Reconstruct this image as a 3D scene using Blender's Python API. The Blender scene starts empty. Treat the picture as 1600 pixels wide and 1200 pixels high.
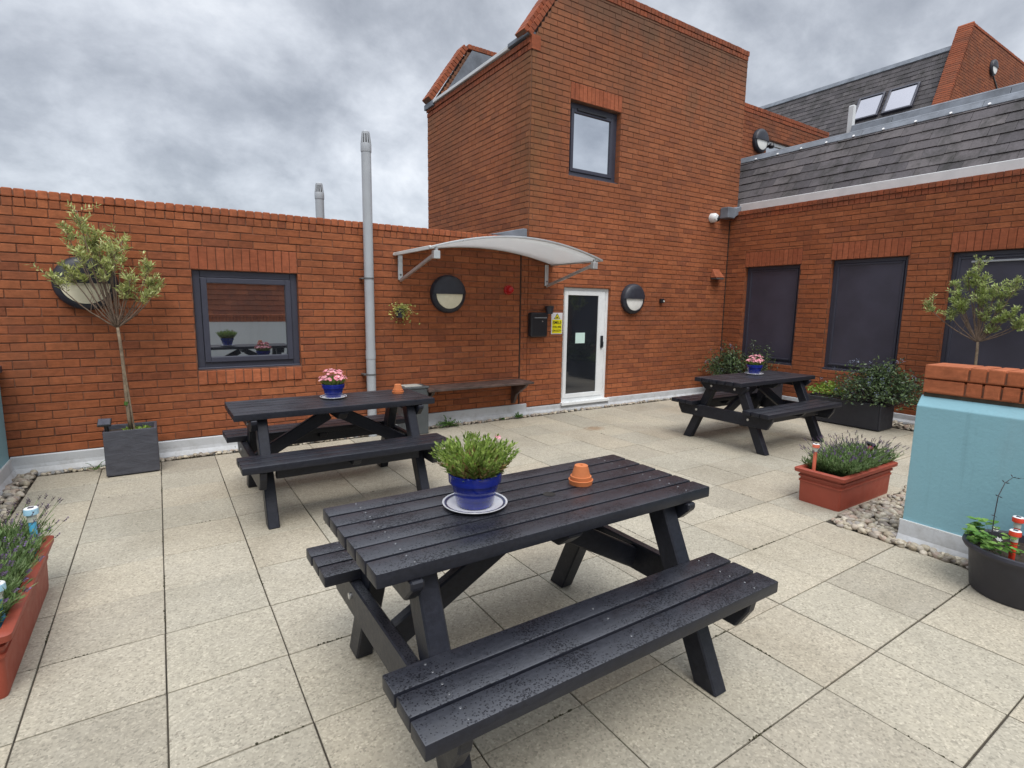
import bpy, bmesh, math, random
from mathutils import Vector, Matrix, Euler
R = math.radians
rng = random.Random(7)
S = bpy.context.scene
COL = S.collection
V = Vector

# ------------------------------------------------------------------ node helpers
def new_mat(name):
    m = bpy.data.materials.new(name); m.use_nodes = True
    nt = m.node_tree; nt.nodes.clear()
    out = nt.nodes.new('ShaderNodeOutputMaterial')
    b = nt.nodes.new('ShaderNodeBsdfPrincipled')
    nt.links.new(b.outputs[0], out.inputs[0])
    return m, nt, b, out
def N(nt, t, **kw):
    n = nt.nodes.new('ShaderNode' + t)
    for k, v in kw.items():
        if k in n.inputs.keys(): n.inputs[k].default_value = v
        else: setattr(n, k, v)
    return n
def ramp(nt, fac, stops, interp='LINEAR'):
    r = nt.nodes.new('ShaderNodeValToRGB'); r.color_ramp.interpolation = interp
    e = r.color_ramp.elements
    while len(e) < len(stops): e.new(0.5)
    for i, (p, c) in enumerate(stops):
        e[i].position = p
        if not isinstance(c, (tuple, list)): c = (c, c, c)
        e[i].color = (*c, 1)
    if fac is not None: nt.links.new(fac, r.inputs[0])
    return r.outputs[0]
def mix(nt, fac, a, b, mode='MIX'):
    n = nt.nodes.new('ShaderNodeMix'); n.data_type = 'RGBA'; n.blend_type = mode
    for s, v in ((0, fac), (6, a), (7, b)):
        if isinstance(v, bpy.types.NodeSocket): nt.links.new(v, n.inputs[s])
        elif s == 0: n.inputs[0].default_value = v
        else: n.inputs[s].default_value = (*v, 1)
    return n.outputs[2]
def math_(nt, op, a, b=0.0, clamp=False):
    n = nt.nodes.new('ShaderNodeMath'); n.operation = op; n.use_clamp = clamp
    for i, v in enumerate((a, b)):
        if isinstance(v, bpy.types.NodeSocket): nt.links.new(v, n.inputs[i])
        else: n.inputs[i].default_value = v
    return n.outputs[0]
def coords(nt, kind='Object'):
    if kind == 'World':
        return nt.nodes.new('ShaderNodeNewGeometry').outputs['Position']
    return nt.nodes.new('ShaderNodeTexCoord').outputs[kind]
def noise(nt, co, scale, detail=4, rough=0.55, dist=0.0):
    n = N(nt, 'TexNoise', Scale=scale, Detail=detail, Roughness=rough, Distortion=dist)
    nt.links.new(co, n.inputs['Vector']); return n.outputs[0]
def scaled(nt, co, sc):
    m = nt.nodes.new('ShaderNodeMapping'); m.inputs['Scale'].default_value = sc
    nt.links.new(co, m.inputs[0]); return m.outputs[0]
def bump(nt, b, h, strength=0.3, dist=0.01):
    n = N(nt, 'Bump', Strength=strength, Distance=dist)
    nt.links.new(h, n.inputs['Height']); nt.links.new(n.outputs[0], b.inputs['Normal'])
def setc(nt, b, c):
    if isinstance(c, bpy.types.NodeSocket): nt.links.new(c, b.inputs['Base Color'])
    else: b.inputs['Base Color'].default_value = (*c, 1)

def simple(name, c, rough=0.5, var=0.15, scale=12, metal=0.0, bstr=0.0, bscale=60, spec=0.5):
    m, nt, b, o = new_mat(name)
    co = coords(nt); n = noise(nt, co, scale, 5)
    lo = tuple(max(0, x * (1 - var)) for x in c); hi = tuple(min(1, x * (1 + var)) for x in c)
    setc(nt, b, ramp(nt, n, [(0.3, lo), (0.7, hi)]))
    n2 = noise(nt, co, scale * 3, 4)
    nt.links.new(ramp(nt, n2, [(0.3, max(0, rough - .08)), (0.7, min(1, rough + .08))]), b.inputs['Roughness'])
    b.inputs['Metallic'].default_value = metal; b.inputs['Specular IOR Level'].default_value = spec
    if bstr: bump(nt, b, noise(nt, co, bscale, 6), bstr, 0.004)
    return m

def brick_mat(name, cols, stain=None, sc=1.0):
    m, nt, b, o = new_mat(name)
    g = nt.nodes.new('ShaderNodeNewGeometry'); pos = g.outputs['Position']; rnd = g.outputs['Random Per Island']
    n = len(cols)
    c = ramp(nt, rnd, [(i / (n - 1), k) for i, k in enumerate(cols)])
    nz = noise(nt, pos, 26, 6, .65)
    c = mix(nt, 1.0, c, ramp(nt, nz, [(0.25, .74), (0.55, 1.0), (0.8, 1.2)]), 'MULTIPLY')
    streak = noise(nt, scaled(nt, pos, (9, 9, 45)), 1.0, 4, .6)
    c = mix(nt, 1.0, c, ramp(nt, streak, [(0.3, .8), (0.7, 1.12)]), 'MULTIPLY')
    big = noise(nt, pos, .9, 4)
    c = mix(nt, 1.0, c, ramp(nt, big, [(0.3, .80), (0.7, 1.14)]), 'MULTIPLY')
    damp = ramp(nt, noise(nt, scaled(nt, pos, (2.2, 2.2, .5)), 1.1, 6, .7, .4), [(.52, 0), (.72, .42)])
    c = mix(nt, damp, c, (.15, .062, .034))
    salt = ramp(nt, noise(nt, scaled(nt, pos, (1, 1, 1.6)), 3.1, 7, .72, .6), [(.64, 0), (.80, .35)])
    c = mix(nt, salt, c, (.40, .24, .16))
    if stain: c = stain(nt, pos, c)
    setc(nt, b, c); b.inputs['Roughness'].default_value = .85; b.inputs['Specular IOR Level'].default_value = .25
    bump(nt, b, noise(nt, pos, 90, 6, .7), .5, .004)
    return m

BR = [(.29, .091, .038), (.325, .102, .040), (.305, .094, .038), (.365, .121, .050), (.315, .101, .043), (.235, .074, .035), (.34, .112, .047), (.32, .100, .041), (.265, .086, .041)]
def tower_stain(nt, pos, c):
    sep = nt.nodes.new('ShaderNodeSeparateXYZ'); nt.links.new(pos, sep.inputs[0])
    x, y, z = sep.outputs
    wob = noise(nt, scaled(nt, pos, (1.6, 1.6, .7)), 1.2, 6, .65)
    # soot and algae under the parapet top
    top = math_(nt, 'ADD', math_(nt, 'MULTIPLY', math_(nt, 'SUBTRACT', z, 5.08), 1.25), math_(nt, 'MULTIPLY', math_(nt, 'SUBTRACT', wob, .5), 2.6))
    top = math_(nt, 'MULTIPLY', ramp(nt, top, [(0.0, 0), (.7, 1)]), .78)
    c = mix(nt, top, c, (.075, .048, .034))
    hz0 = ramp(nt, math_(nt, 'MULTIPLY', z, .2), [(.45, 0), (.95, .5)])
    c = mix(nt, math_(nt, 'MULTIPLY', hz0, ramp(nt, noise(nt, pos, 2.2, 6, .7, .4), [(.25, .5), (.7, 1)])), c, (.20, .098, .055))
    # olive algae down the corner
    d = math_(nt, 'ADD', math_(nt, 'ABSOLUTE', math_(nt, 'SUBTRACT', x, 4.26)), math_(nt, 'MULTIPLY', math_(nt, 'SUBTRACT', y, 6.1), .8))
    hi = ramp(nt, math_(nt, 'MULTIPLY', math_(nt, 'SUBTRACT', z, 2.3), .5), [(0, 0), (.5, 1)])
    fine = noise(nt, pos, 7, 6, .7)
    co_ = math_(nt, 'ADD', math_(nt, 'ADD', math_(nt, 'SUBTRACT', .30, math_(nt, 'MULTIPLY', d, .8)), math_(nt, 'MULTIPLY', math_(nt, 'SUBTRACT', wob, .5), .9)), math_(nt, 'MULTIPLY', math_(nt, 'SUBTRACT', fine, .5), .5))
    co_ = math_(nt, 'MULTIPLY', ramp(nt, co_, [(0, 0), (.5, .62)]), hi)
    c = mix(nt, co_, c, (.10, .075, .032))
    blot = ramp(nt, noise(nt, pos, 1.7, 6, .7, .6), [(.5, 0), (.72, .5)])
    hz = ramp(nt, math_(nt, 'MULTIPLY', z, .2), [(.78, 0), (1.0, 1)])
    c = mix(nt, math_(nt, 'MULTIPLY', blot, hz), c, (.13, .085, .05))
    return c
def old_stain(nt, pos, c):
    blot = ramp(nt, noise(nt, pos, 1.6, 6, .7, .6), [(.45, 0), (.75, .55)])
    return mix(nt, blot, c, (.10, .06, .04))

M = {}
M['brick'] = brick_mat('brick', BR)
M['brick_tower'] = brick_mat('brick_tower', BR, tower_stain)
M['brick_old'] = brick_mat('brick_old', [(k[0] * .8, k[1] * .8, k[2] * .85) for k in BR], old_stain)
M['soldier'] = brick_mat('brick_soldier', [(.325, .096, .044), (.37, .112, .052), (.30, .086, .040), (.345, .104, .047)])
M['soldier_old'] = brick_mat('brick_soldier_old', [(.28, .078, .036), (.34, .095, .042), (.24, .07, .035)], old_stain)
def edge_brick():
    m = brick_mat('brick_edge', [(.36, .108, .046), (.41, .13, .058), (.335, .098, .042), (.385, .12, .052)])
    return m
M['coping'] = edge_brick()
M['mortar'] = simple('mortar', (.175, .082, .050), .95, .55, 4)
M['mortar_grey'] = simple('mortar_grey', (.165, .085, .055), .95, .3, 20)
M['grey_frame'] = simple('grey_frame', (.042, .044, .064), .42, .08, 6)
M['shutter'] = simple('shutter_panel', (.048, .046, .067), .42, .22, 2.2, bstr=.05)
M['white_pvc'] = simple('white_pvc', (.74, .76, .76), .3, .04, 5)
M['black_plastic'] = simple('black_plastic', (.014, .015, .019), .42, .2, 10)
M['lamp_black'] = simple('lamp_black', (.022, .024, .034), .5, .2, 10)
M['lens'] = simple('lamp_lens', (.80, .75, .56), .3, .08, 6)
M['lens_white'] = simple('lamp_lens_white', (.78, .78, .74), .3, .08, 6)
M['red'] = simple('red_plastic', (.42, .012, .015), .3, .1, 10)
M['pipe'] = simple('pipe_grey', (.36, .38, .40), .45, .08, 4)
M['pipe_dark'] = simple('pipe_dark', (.10, .10, .10), .5, .1, 8)
M['pipe_black'] = simple('sealant_and_shade', (.030, .020, .016), .8, .2, 8)
M['alu'] = simple('aluminium', (.55, .57, .57), .35, .06, 8, metal=.6)
M['bracket'] = simple('bracket_white', (.60, .62, .60), .4, .08, 8)
M['lead'] = simple('lead_sheet', (.15, .168, .195), .65, .3, 5, bstr=.1, bscale=15)
M['clip'] = simple('lead_clip', (.8, .8, .8), .5, .05)
M['gutter'] = simple('gutter_white', (.62, .63, .63), .45, .08, 5)
M['bolt'] = simple('bolt_zinc', (.62, .63, .62), .35, .1, 30, metal=.75)
M['screw'] = simple('screw_steel', (.15, .155, .165), .4, .8, 3, metal=.7)
M['soil'] = simple('soil', (.030, .020, .013), .95, .5, 40, bstr=.8, bscale=40)
M['terracotta'] = simple('terracotta', (.50, .155, .050), .8, .12, 14, bstr=.1)
M['lead_dark'] = simple('lead_dark', (.10, .11, .13), .6, .25, 5)
M['oak'] = simple('brown_wood', (.075, .048, .040), .5, .6, 9, bstr=.3)
M['solar_cell'] = simple('solar_cell', (.05, .05, .07), .2, .1, 10)
M['clear'] = simple('clear_plastic', (.55, .58, .52), .15, .05, 10)
M['blue_stake'] = simple('blue_plastic', (.10, .45, .72), .3, .08, 10)
M['lightblue_stake'] = simple('light_blue_plastic', (.40, .66, .82), .3, .05, 10)
M['coral_stake'] = simple('coral_plastic', (.72, .17, .10), .35, .08, 10)
M['red_stake'] = simple('red_orange_plastic', (.75, .060, .028), .3, .08, 10)
M['paper'] = simple('paper', (.55, .72, .66), .6, .04, 10)
M['yellow'] = simple('sign_yellow', (.80, .70, .01), .4, .05, 10)
M['white_sign'] = simple('sign_white', (.72, .70, .72), .4, .03, 10)
M['ink'] = simple('ink_black', (.012, .012, .010), .5, .05, 10)
M['print_grey'] = simple('print_grey', (.28, .29, .30), .5, .05, 10)
M['bark'] = simple('bark', (.20, .15, .10), .9, .35, 30, bstr=.6, bscale=50)
M['twig'] = simple('twig', (.17, .12, .085), .9, .3, 30)
M['bin_grey'] = simple('bin_grey', (.062, .070, .074), .5, .15, 6)
M['bin_lid'] = simple('bin_lid', (.42, .42, .38), .6, .15, 8)
M['interior'] = simple('dark_interior', (.012, .013, .017), .5, .3, 2)
M['tub'] = simple('tub_black', (.030, .030, .040), .5, .18, 5, bstr=.06)
M['flat_roof'] = simple('flat_roof_felt', (.11, .11, .115), .9, .2, 3)

def slab_mat():
    m, nt, b, o = new_mat('paving_slab')
    g = nt.nodes.new('ShaderNodeNewGeometry'); pos = g.outputs['Position']; rnd = g.outputs['Random Per Island']
    c = ramp(nt, rnd, [(0, (.325, .294, .234)), (.25, (.40, .362, .288)), (.5, (.35, .324, .262)), (.75, (.415, .374, .293)), (1, (.37, .326, .253))])
    v = N(nt, 'TexVoronoi', Scale=125.0); nt.links.new(pos, v.inputs['Vector'])
    sepc = nt.nodes.new('ShaderNodeSeparateColor'); nt.links.new(v.outputs['Color'], sepc.inputs[0])
    c = mix(nt, 1.0, c, ramp(nt, sepc.outputs[0], [(0, .68), (.14, .86), (.5, 1.0), (.84, 1.06), (1, 1.28)]), 'MULTIPLY')
    v2 = N(nt, 'TexVoronoi', Scale=48.0); nt.links.new(pos, v2.inputs['Vector'])
    sp2 = nt.nodes.new('ShaderNodeSeparateColor'); nt.links.new(v2.outputs['Color'], sp2.inputs[0])
    dark = math_(nt, 'MULTIPLY', math_(nt, 'LESS_THAN', v2.outputs['Distance'], .22), math_(nt, 'GREATER_THAN', sp2.outputs[0], .86))
    c = mix(nt, math_(nt, 'MULTIPLY', dark, .55), c, (.17, .14, .11))
    f = noise(nt, pos, 26, 5, .6)
    c = mix(nt, 1.0, c, ramp(nt, f, [(.3, .92), (.7, 1.06)]), 'MULTIPLY')
    st = noise(nt, pos, 1.3, 6, .62, .5)
    c = mix(nt, 1.0, c, ramp(nt, st, [(.28, (.82, .81, .78)), (.5, (.98, .98, .97)), (.75, (1.08, 1.07, 1.04))]), 'MULTIPLY')
    st2 = noise(nt, pos, 4.5, 5, .6, .3)
    c = mix(nt, ramp(nt, st2, [(.52, 0), (.72, .22)]), c, (.37, .34, .28))
    # brown smudge left on one slab
    d = nt.nodes.new('ShaderNodeVectorMath'); d.operation = 'DISTANCE'
    nt.links.new(scaled(nt, pos, (1, 1.3, 1)), d.inputs[0]); d.inputs[1].default_value = (4.53, 6.5, 0)
    dd = math_(nt, 'ADD', d.outputs['Value'], math_(nt, 'MULTIPLY', math_(nt, 'SUBTRACT', f, .5), .16))
    c = mix(nt, ramp(nt, dd, [(.06, .7), (.17, 0)]), c, (.24, .15, .08))
    setc(nt, b, c); b.inputs['Specular IOR Level'].default_value = .35
    nt.links.new(ramp(nt, st, [(.3, .62), (.6, .82)]), b.inputs['Roughness'])
    h = math_(nt, 'ADD', math_(nt, 'MULTIPLY', sepc.outputs[0], .6), f)
    bump(nt, b, h, .35, .003)
    return m
M['slab'] = slab_mat()
def joint_mat():
    m, nt, b, o = new_mat('joint_dirt')
    co = coords(nt, 'World')
    setc(nt, b, ramp(nt, noise(nt, co, 3.5, 6, .7), [(.35, (.030, .025, .018)), (.55, (.060, .05, .036)), (.8, (.035, .038, .018))]))
    b.inputs['Roughness'].default_value = .95; return m
M['joint'] = joint_mat()
M['joint_moss'] = simple('joint_moss', (.045, .042, .022), .95, .5, 8)

def plank_mat():
    m, nt, b, o = new_mat('recycled_plastic')
    co = coords(nt)
    v = N(nt, 'TexVoronoi', Scale=125.0, Randomness=1.0); nt.links.new(co, v.inputs['Vector'])
    patch = noise(nt, co, 5.0, 4, .6)
    thr = ramp(nt, patch, [(.36, .18), (.62, .62)])
    sp = math_(nt, 'LESS_THAN', v.outputs['Distance'], thr)
    nz = noise(nt, co, 55, 6, .7)
    blot = noise(nt, co, 210, 3, .6)
    wet = math_(nt, 'MULTIPLY', sp, ramp(nt, blot, [(.4, 0), (.52, 1)]))
    gn = nt.nodes.new('ShaderNodeNewGeometry'); sn = nt.nodes.new('ShaderNodeSeparateXYZ'); nt.links.new(gn.outputs['True Normal'], sn.inputs[0])
    upf = ramp(nt, sn.outputs[2], [(.75, 0), (.95, 1)])
    wet = math_(nt, 'MULTIPLY', wet, upf)
    base = ramp(nt, nz, [(.3, (.010, .011, .016)), (.7, (.019, .021, .030))])
    worn = ramp(nt, noise(nt, scaled(nt, co, (2.5, 14, 14)), 1.3, 6, .68, .5), [(.50, 0), (.74, 1)])
    base = mix(nt, math_(nt, 'MULTIPLY', worn, .5), base, (.036, .037, .046))
    damp = ramp(nt, noise(nt, co, 6.5, 5, .6, .8), [(.60, 0), (.66, 1)])
    base = mix(nt, math_(nt, 'MULTIPLY', math_(nt, 'MULTIPLY', damp, upf), .45), base, (.010, .010, .013))
    c = mix(nt, math_(nt, 'MULTIPLY', wet, .8), base, (.006, .006, .008))
    setc(nt, b, c)
    r = mix(nt, wet, ramp(nt, nz, [(.3, .34), (.7, .46)]), (.34, .34, .34))
    nt.links.new(r, b.inputs['Roughness']); nt.links.new(math_(nt, 'ADD', math_(nt, 'MULTIPLY', math_(nt, 'SUBTRACT', ramp(nt, wet, [(0, .95), (1, .25)]), .28), upf), .28), b.inputs['Specular IOR Level'])
    grain = noise(nt, scaled(nt, co, (4, 60, 60)), 1.0, 5, .6)
    h = math_(nt, 'ADD', math_(nt, 'ADD', math_(nt, 'MULTIPLY', nz, .5), math_(nt, 'MULTIPLY', wet, -.25)), math_(nt, 'MULTIPLY', grain, .5))
    bump(nt, b, h, .30, .004)
    return m
M['plank'] = plank_mat()

def glass_mat(name, fac, tint=(.8, .83, .87), base=(.012, .014, .018)):
    m, nt, b, o = new_mat(name)
    setc(nt, b, ramp(nt, noise(nt, coords(nt), 2.0, 2), [(.3, base), (.7, tuple(x * 1.5 for x in base))]))
    b.inputs['Roughness'].default_value = .08
    gl = N(nt, 'BsdfGlossy', Roughness=.015); gl.inputs['Color'].default_value = (*tint, 1)
    mx = nt.nodes.new('ShaderNodeMixShader'); mx.inputs[0].default_value = fac
    nt.links.new(b.outputs[0], mx.inputs[1]); nt.links.new(gl.outputs[0], mx.inputs[2]); nt.links.new(mx.outputs[0], o.inputs[0])
    bump(nt, b, noise(nt, coords(nt), 1.5, 1), .02, .01)
    return m
M['glass_window'] = glass_mat('window_glass', .5)
M['glass_sky'] = glass_mat('upper_glass', .85)
M['glass_roof'] = glass_mat('skylight_glass', .28, (.8, .8, .88))
M['glass_door'] = glass_mat('door_glass', .09)

def poly_mat():
    m, nt, b, o = new_mat('polycarbonate')
    setc(nt, b, ramp(nt, noise(nt, coords(nt), 4, 4), [(.3, (.42, .43, .43)), (.7, (.58, .58, .57))]))
    b.inputs['Roughness'].default_value = .3
    tr = N(nt, 'BsdfTranslucent'); tr.inputs['Color'].default_value = (.85, .85, .84, 1)
    mx = nt.nodes.new('ShaderNodeMixShader'); mx.inputs[0].default_value = .55
    nt.links.new(b.outputs[0], mx.inputs[1]); nt.links.new(tr.outputs[0], mx.inputs[2]); nt.links.new(mx.outputs[0], o.inputs[0])
    return m
M['poly'] = poly_mat()

def slate_mat(name, cols):
    m, nt, b, o = new_mat(name)
    g = nt.nodes.new('ShaderNodeNewGeometry'); pos = g.outputs['Position']
    c = ramp(nt, g.outputs['Random Per Island'], [(i / (len(cols) - 1), k) for i, k in enumerate(cols)])
    st = noise(nt, scaled(nt, pos, (2.5, 2.5, 1.2)), 1.5, 6, .7, .5)
    c = mix(nt, ramp(nt, st, [(.46, 0), (.68, .85)]), c, (.030, .029, .026))
    li = noise(nt, pos, 7, 6, .7)
    c = mix(nt, ramp(nt, li, [(.62, 0), (.8, .35)]), c, (.17, .165, .16))
    c = mix(nt, 1.0, c, ramp(nt, noise(nt, pos, 40, 4), [(.3, .85), (.7, 1.15)]), 'MULTIPLY')
    setc(nt, b, c); b.inputs['Roughness'].default_value = .75; b.inputs['Specular IOR Level'].default_value = .3
    bump(nt, b, noise(nt, pos, 30, 5), .25, .005)
    return m
M['slate'] = slate_mat('slate', [(.080, .072, .078), (.105, .095, .10), (.065, .059, .064), (.12, .108, .11), (.09, .080, .084)])
M['slate_far'] = slate_mat('slate_far', [(.068, .062, .066), (.095, .085, .088), (.055, .050, .053), (.105, .095, .097)])

def paint_mat(name, c, dirt=(.25, .33, .36)):
    m, nt, b, o = new_mat(name)
    pos = coords(nt, 'World')
    st = noise(nt, scaled(nt, pos, (1.5, 1.5, .6)), 1.6, 6, .65, .3)
    k = mix(nt, ramp(nt, st, [(.5, 0), (.85, .45)]), c, dirt)
    k = mix(nt, ramp(nt, noise(nt, pos, 9, 6, .7), [(.66, 0), (.80, .5)]), k, tuple(x * .55 for x in c))
    k = mix(nt, ramp(nt, noise(nt, pos, 60, 3, .6), [(.70, 0), (.78, .5)]), k, tuple(x * .45 for x in c))
    sp = nt.nodes.new('ShaderNodeSeparateXYZ'); nt.links.new(pos, sp.inputs[0])
    spl = math_(nt, 'ADD', math_(nt, 'MULTIPLY', math_(nt, 'SUBTRACT', .10, sp.outputs[2]), 2.2), math_(nt, 'MULTIPLY', math_(nt, 'SUBTRACT', noise(nt, pos, 8, 6, .7), .5), 1.4))
    k = mix(nt, ramp(nt, spl, [(.0, 0), (.5, .6)]), k, (.20, .185, .155))
    stv = noise(nt, scaled(nt, pos, (22, 22, 1.1)), 1.0, 5, .6)
    k = mix(nt, ramp(nt, stv, [(.58, 0), (.78, .32)]), k, tuple(x * .62 for x in c))
    setc(nt, b, k); b.inputs['Roughness'].default_value = .6
    bump(nt, b, math_(nt, 'ADD', noise(nt, pos, 45, 5, .6), math_(nt, 'MULTIPLY', noise(nt, pos, 6, 3), 2.0)), .28, .006)
    return m
M['blue_paint'] = paint_mat('blue_paint', (.215, .415, .48))
M['white_paint'] = paint_mat('white_paint', (.66, .68, .68), (.45, .46, .42))
M['membrane'] = paint_mat('upstand_membrane', (.50, .515, .53), (.33, .335, .32))

def glaze(name, c):
    m, nt, b, o = new_mat(name)
    co = coords(nt)
    w = noise(nt, scaled(nt, co, (1, 1, 9)), 5, 4)
    setc(nt, b, ramp(nt, w, [(.3, tuple(x * .6 for x in c)), (.6, c), (.8, tuple(min(1, x * 1.3) for x in c))]))
    b.inputs['Roughness'].default_value = .16; b.inputs['Coat Weight'].default_value = .5
    bump(nt, b, w, .15, .004)
    return m
M['navy'] = glaze('navy_glaze', (.006, .018, .23))
M['china'] = simple('white_china', (.72, .73, .76), .18, .02, 10)
M['china_blue'] = simple('china_band', (.05, .06, .12), .2, .1, 10)

def slatepot():
    m, nt, b, o = new_mat('slate_effect')
    co = coords(nt)
    n = noise(nt, scaled(nt, co, (3, 3, 9)), 2.2, 6, .6, .8)
    setc(nt, b, ramp(nt, n, [(.3, (.045, .046, .058)), (.7, (.075, .078, .095))]))
    b.inputs['Roughness'].default_value = .55; bump(nt, b, n, .5, .012); return m
M['slatepot'] = slatepot()
M['trough'] = simple('trough_black', (.022, .023, .030), .6, .15, 5)
M['planter_red'] = simple('planter_red', (.30, .058, .032), .55, .10, 6, bstr=.06, bscale=40)

def leaf_mat(name, cols, trans=.25, rough=.5):
    m, nt, b, o = new_mat(name)
    g = nt.nodes.new('ShaderNodeNewGeometry')
    c = ramp(nt, g.outputs['Random Per Island'], [(i / (len(cols) - 1), k) for i, k in enumerate(cols)])
    c = mix(nt, 1.0, c, ramp(nt, noise(nt, g.outputs['Position'], 9, 3), [(.3, .72), (.7, 1.25)]), 'MULTIPLY')
    setc(nt, b, c); b.inputs['Roughness'].default_value = rough; b.inputs['Specular IOR Level'].default_value = .3
    tr = N(nt, 'BsdfTranslucent'); nt.links.new(c, tr.inputs['Color'])
    mx = nt.nodes.new('ShaderNodeMixShader'); mx.inputs[0].default_value = trans
    nt.links.new(b.outputs[0], mx.inputs[1]); nt.links.new(tr.outputs[0], mx.inputs[2]); nt.links.new(mx.outputs[0], o.inputs[0])
    return m
M['olive'] = leaf_mat('olive_leaf', [(.36, .41, .12), (.50, .54, .21), (.27, .32, .10), (.58, .60, .29), (.43, .49, .15)])
M['olive_fresh'] = leaf_mat('olive_leaf_fresh', [(.31, .40, .11), (.45, .54, .19), (.25, .32, .10), (.54, .60, .29), (.38, .48, .14)])
M['rosemary'] = leaf_mat('sprig_leaf', [(.13, .22, .035), (.24, .34, .06), (.09, .15, .03), (.33, .41, .11), (.19, .28, .05)])
M['dry'] = leaf_mat('dry_leaf', [(.28, .17, .07), (.36, .25, .11), (.20, .12, .05)], .15)
M['lav'] = leaf_mat('lavender_leaf', [(.085, .155, .045), (.14, .22, .07), (.18, .26, .10), (.07, .13, .04), (.23, .30, .14)])
M['lav_flower'] = leaf_mat('lavender_flower', [(.065, .04, .085), (.12, .07, .17), (.05, .035, .055), (.09, .07, .08), (.17, .10, .27)], .15)
M['shrub'] = leaf_mat('shrub_leaf', [(.05, .085, .035), (.085, .13, .05), (.12, .17, .065), (.035, .06, .034), (.10, .135, .09)], .15, .35)
M['shrub_blue'] = leaf_mat('shrub_flower', [(.14, .17, .26), (.24, .28, .38), (.10, .13, .20)], .1)
M['lime'] = leaf_mat('lime_leaf', [(.20, .32, .04), (.28, .40, .08), (.14, .22, .04)])
M['varieg'] = leaf_mat('variegated_leaf', [(.48, .48, .10), (.60, .58, .20), (.26, .33, .06), (.66, .62, .30)])
M['berry'] = leaf_mat('strawberry_leaf', [(.08, .20, .04), (.14, .29, .06), (.20, .34, .08), (.06, .14, .03)])
M['pink'] = leaf_mat('pink_petal', [(.72, .22, .28), (.80, .42, .44), (.62, .15, .24), (.86, .60, .58)], .2)
M['purple'] = leaf_mat('purple_petal', [(.30, .04, .36), (.42, .09, .46)], .2)
M['white_petal'] = leaf_mat('white_petal', [(.75, .76, .70), (.8, .8, .75)], .2)
M['weed'] = leaf_mat('weed_leaf', [(.06, .14, .03), (.11, .22, .05), (.05, .10, .03)])
M['stem'] = simple('stem_green', (.12, .17, .06), .7, .2, 20)
M['dark_stem'] = simple('stem_dark', (.035, .030, .035), .7, .2, 20)

def pebble_mat():
    m, nt, b, o = new_mat('pebble')
    g = nt.nodes.new('ShaderNodeNewGeometry')
    cols = [(.29, .24, .17), (.42, .37, .28), (.17, .14, .11), (.48, .43, .35), (.34, .25, .19), (.25, .23, .21), (.54, .48, .37), (.30, .26, .19)]
    c = ramp(nt, g.outputs['Random Per Island'], [(i / (len(cols) - 1), k) for i, k in enumerate(cols)])
    c = mix(nt, 1.0, c, ramp(nt, noise(nt, g.outputs['Position'], 40, 5, .65), [(.3, .75), (.7, 1.2)]), 'MULTIPLY')
    setc(nt, b, c); b.inputs['Roughness'].default_value = .6; return m
M['pebble'] = pebble_mat()

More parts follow.
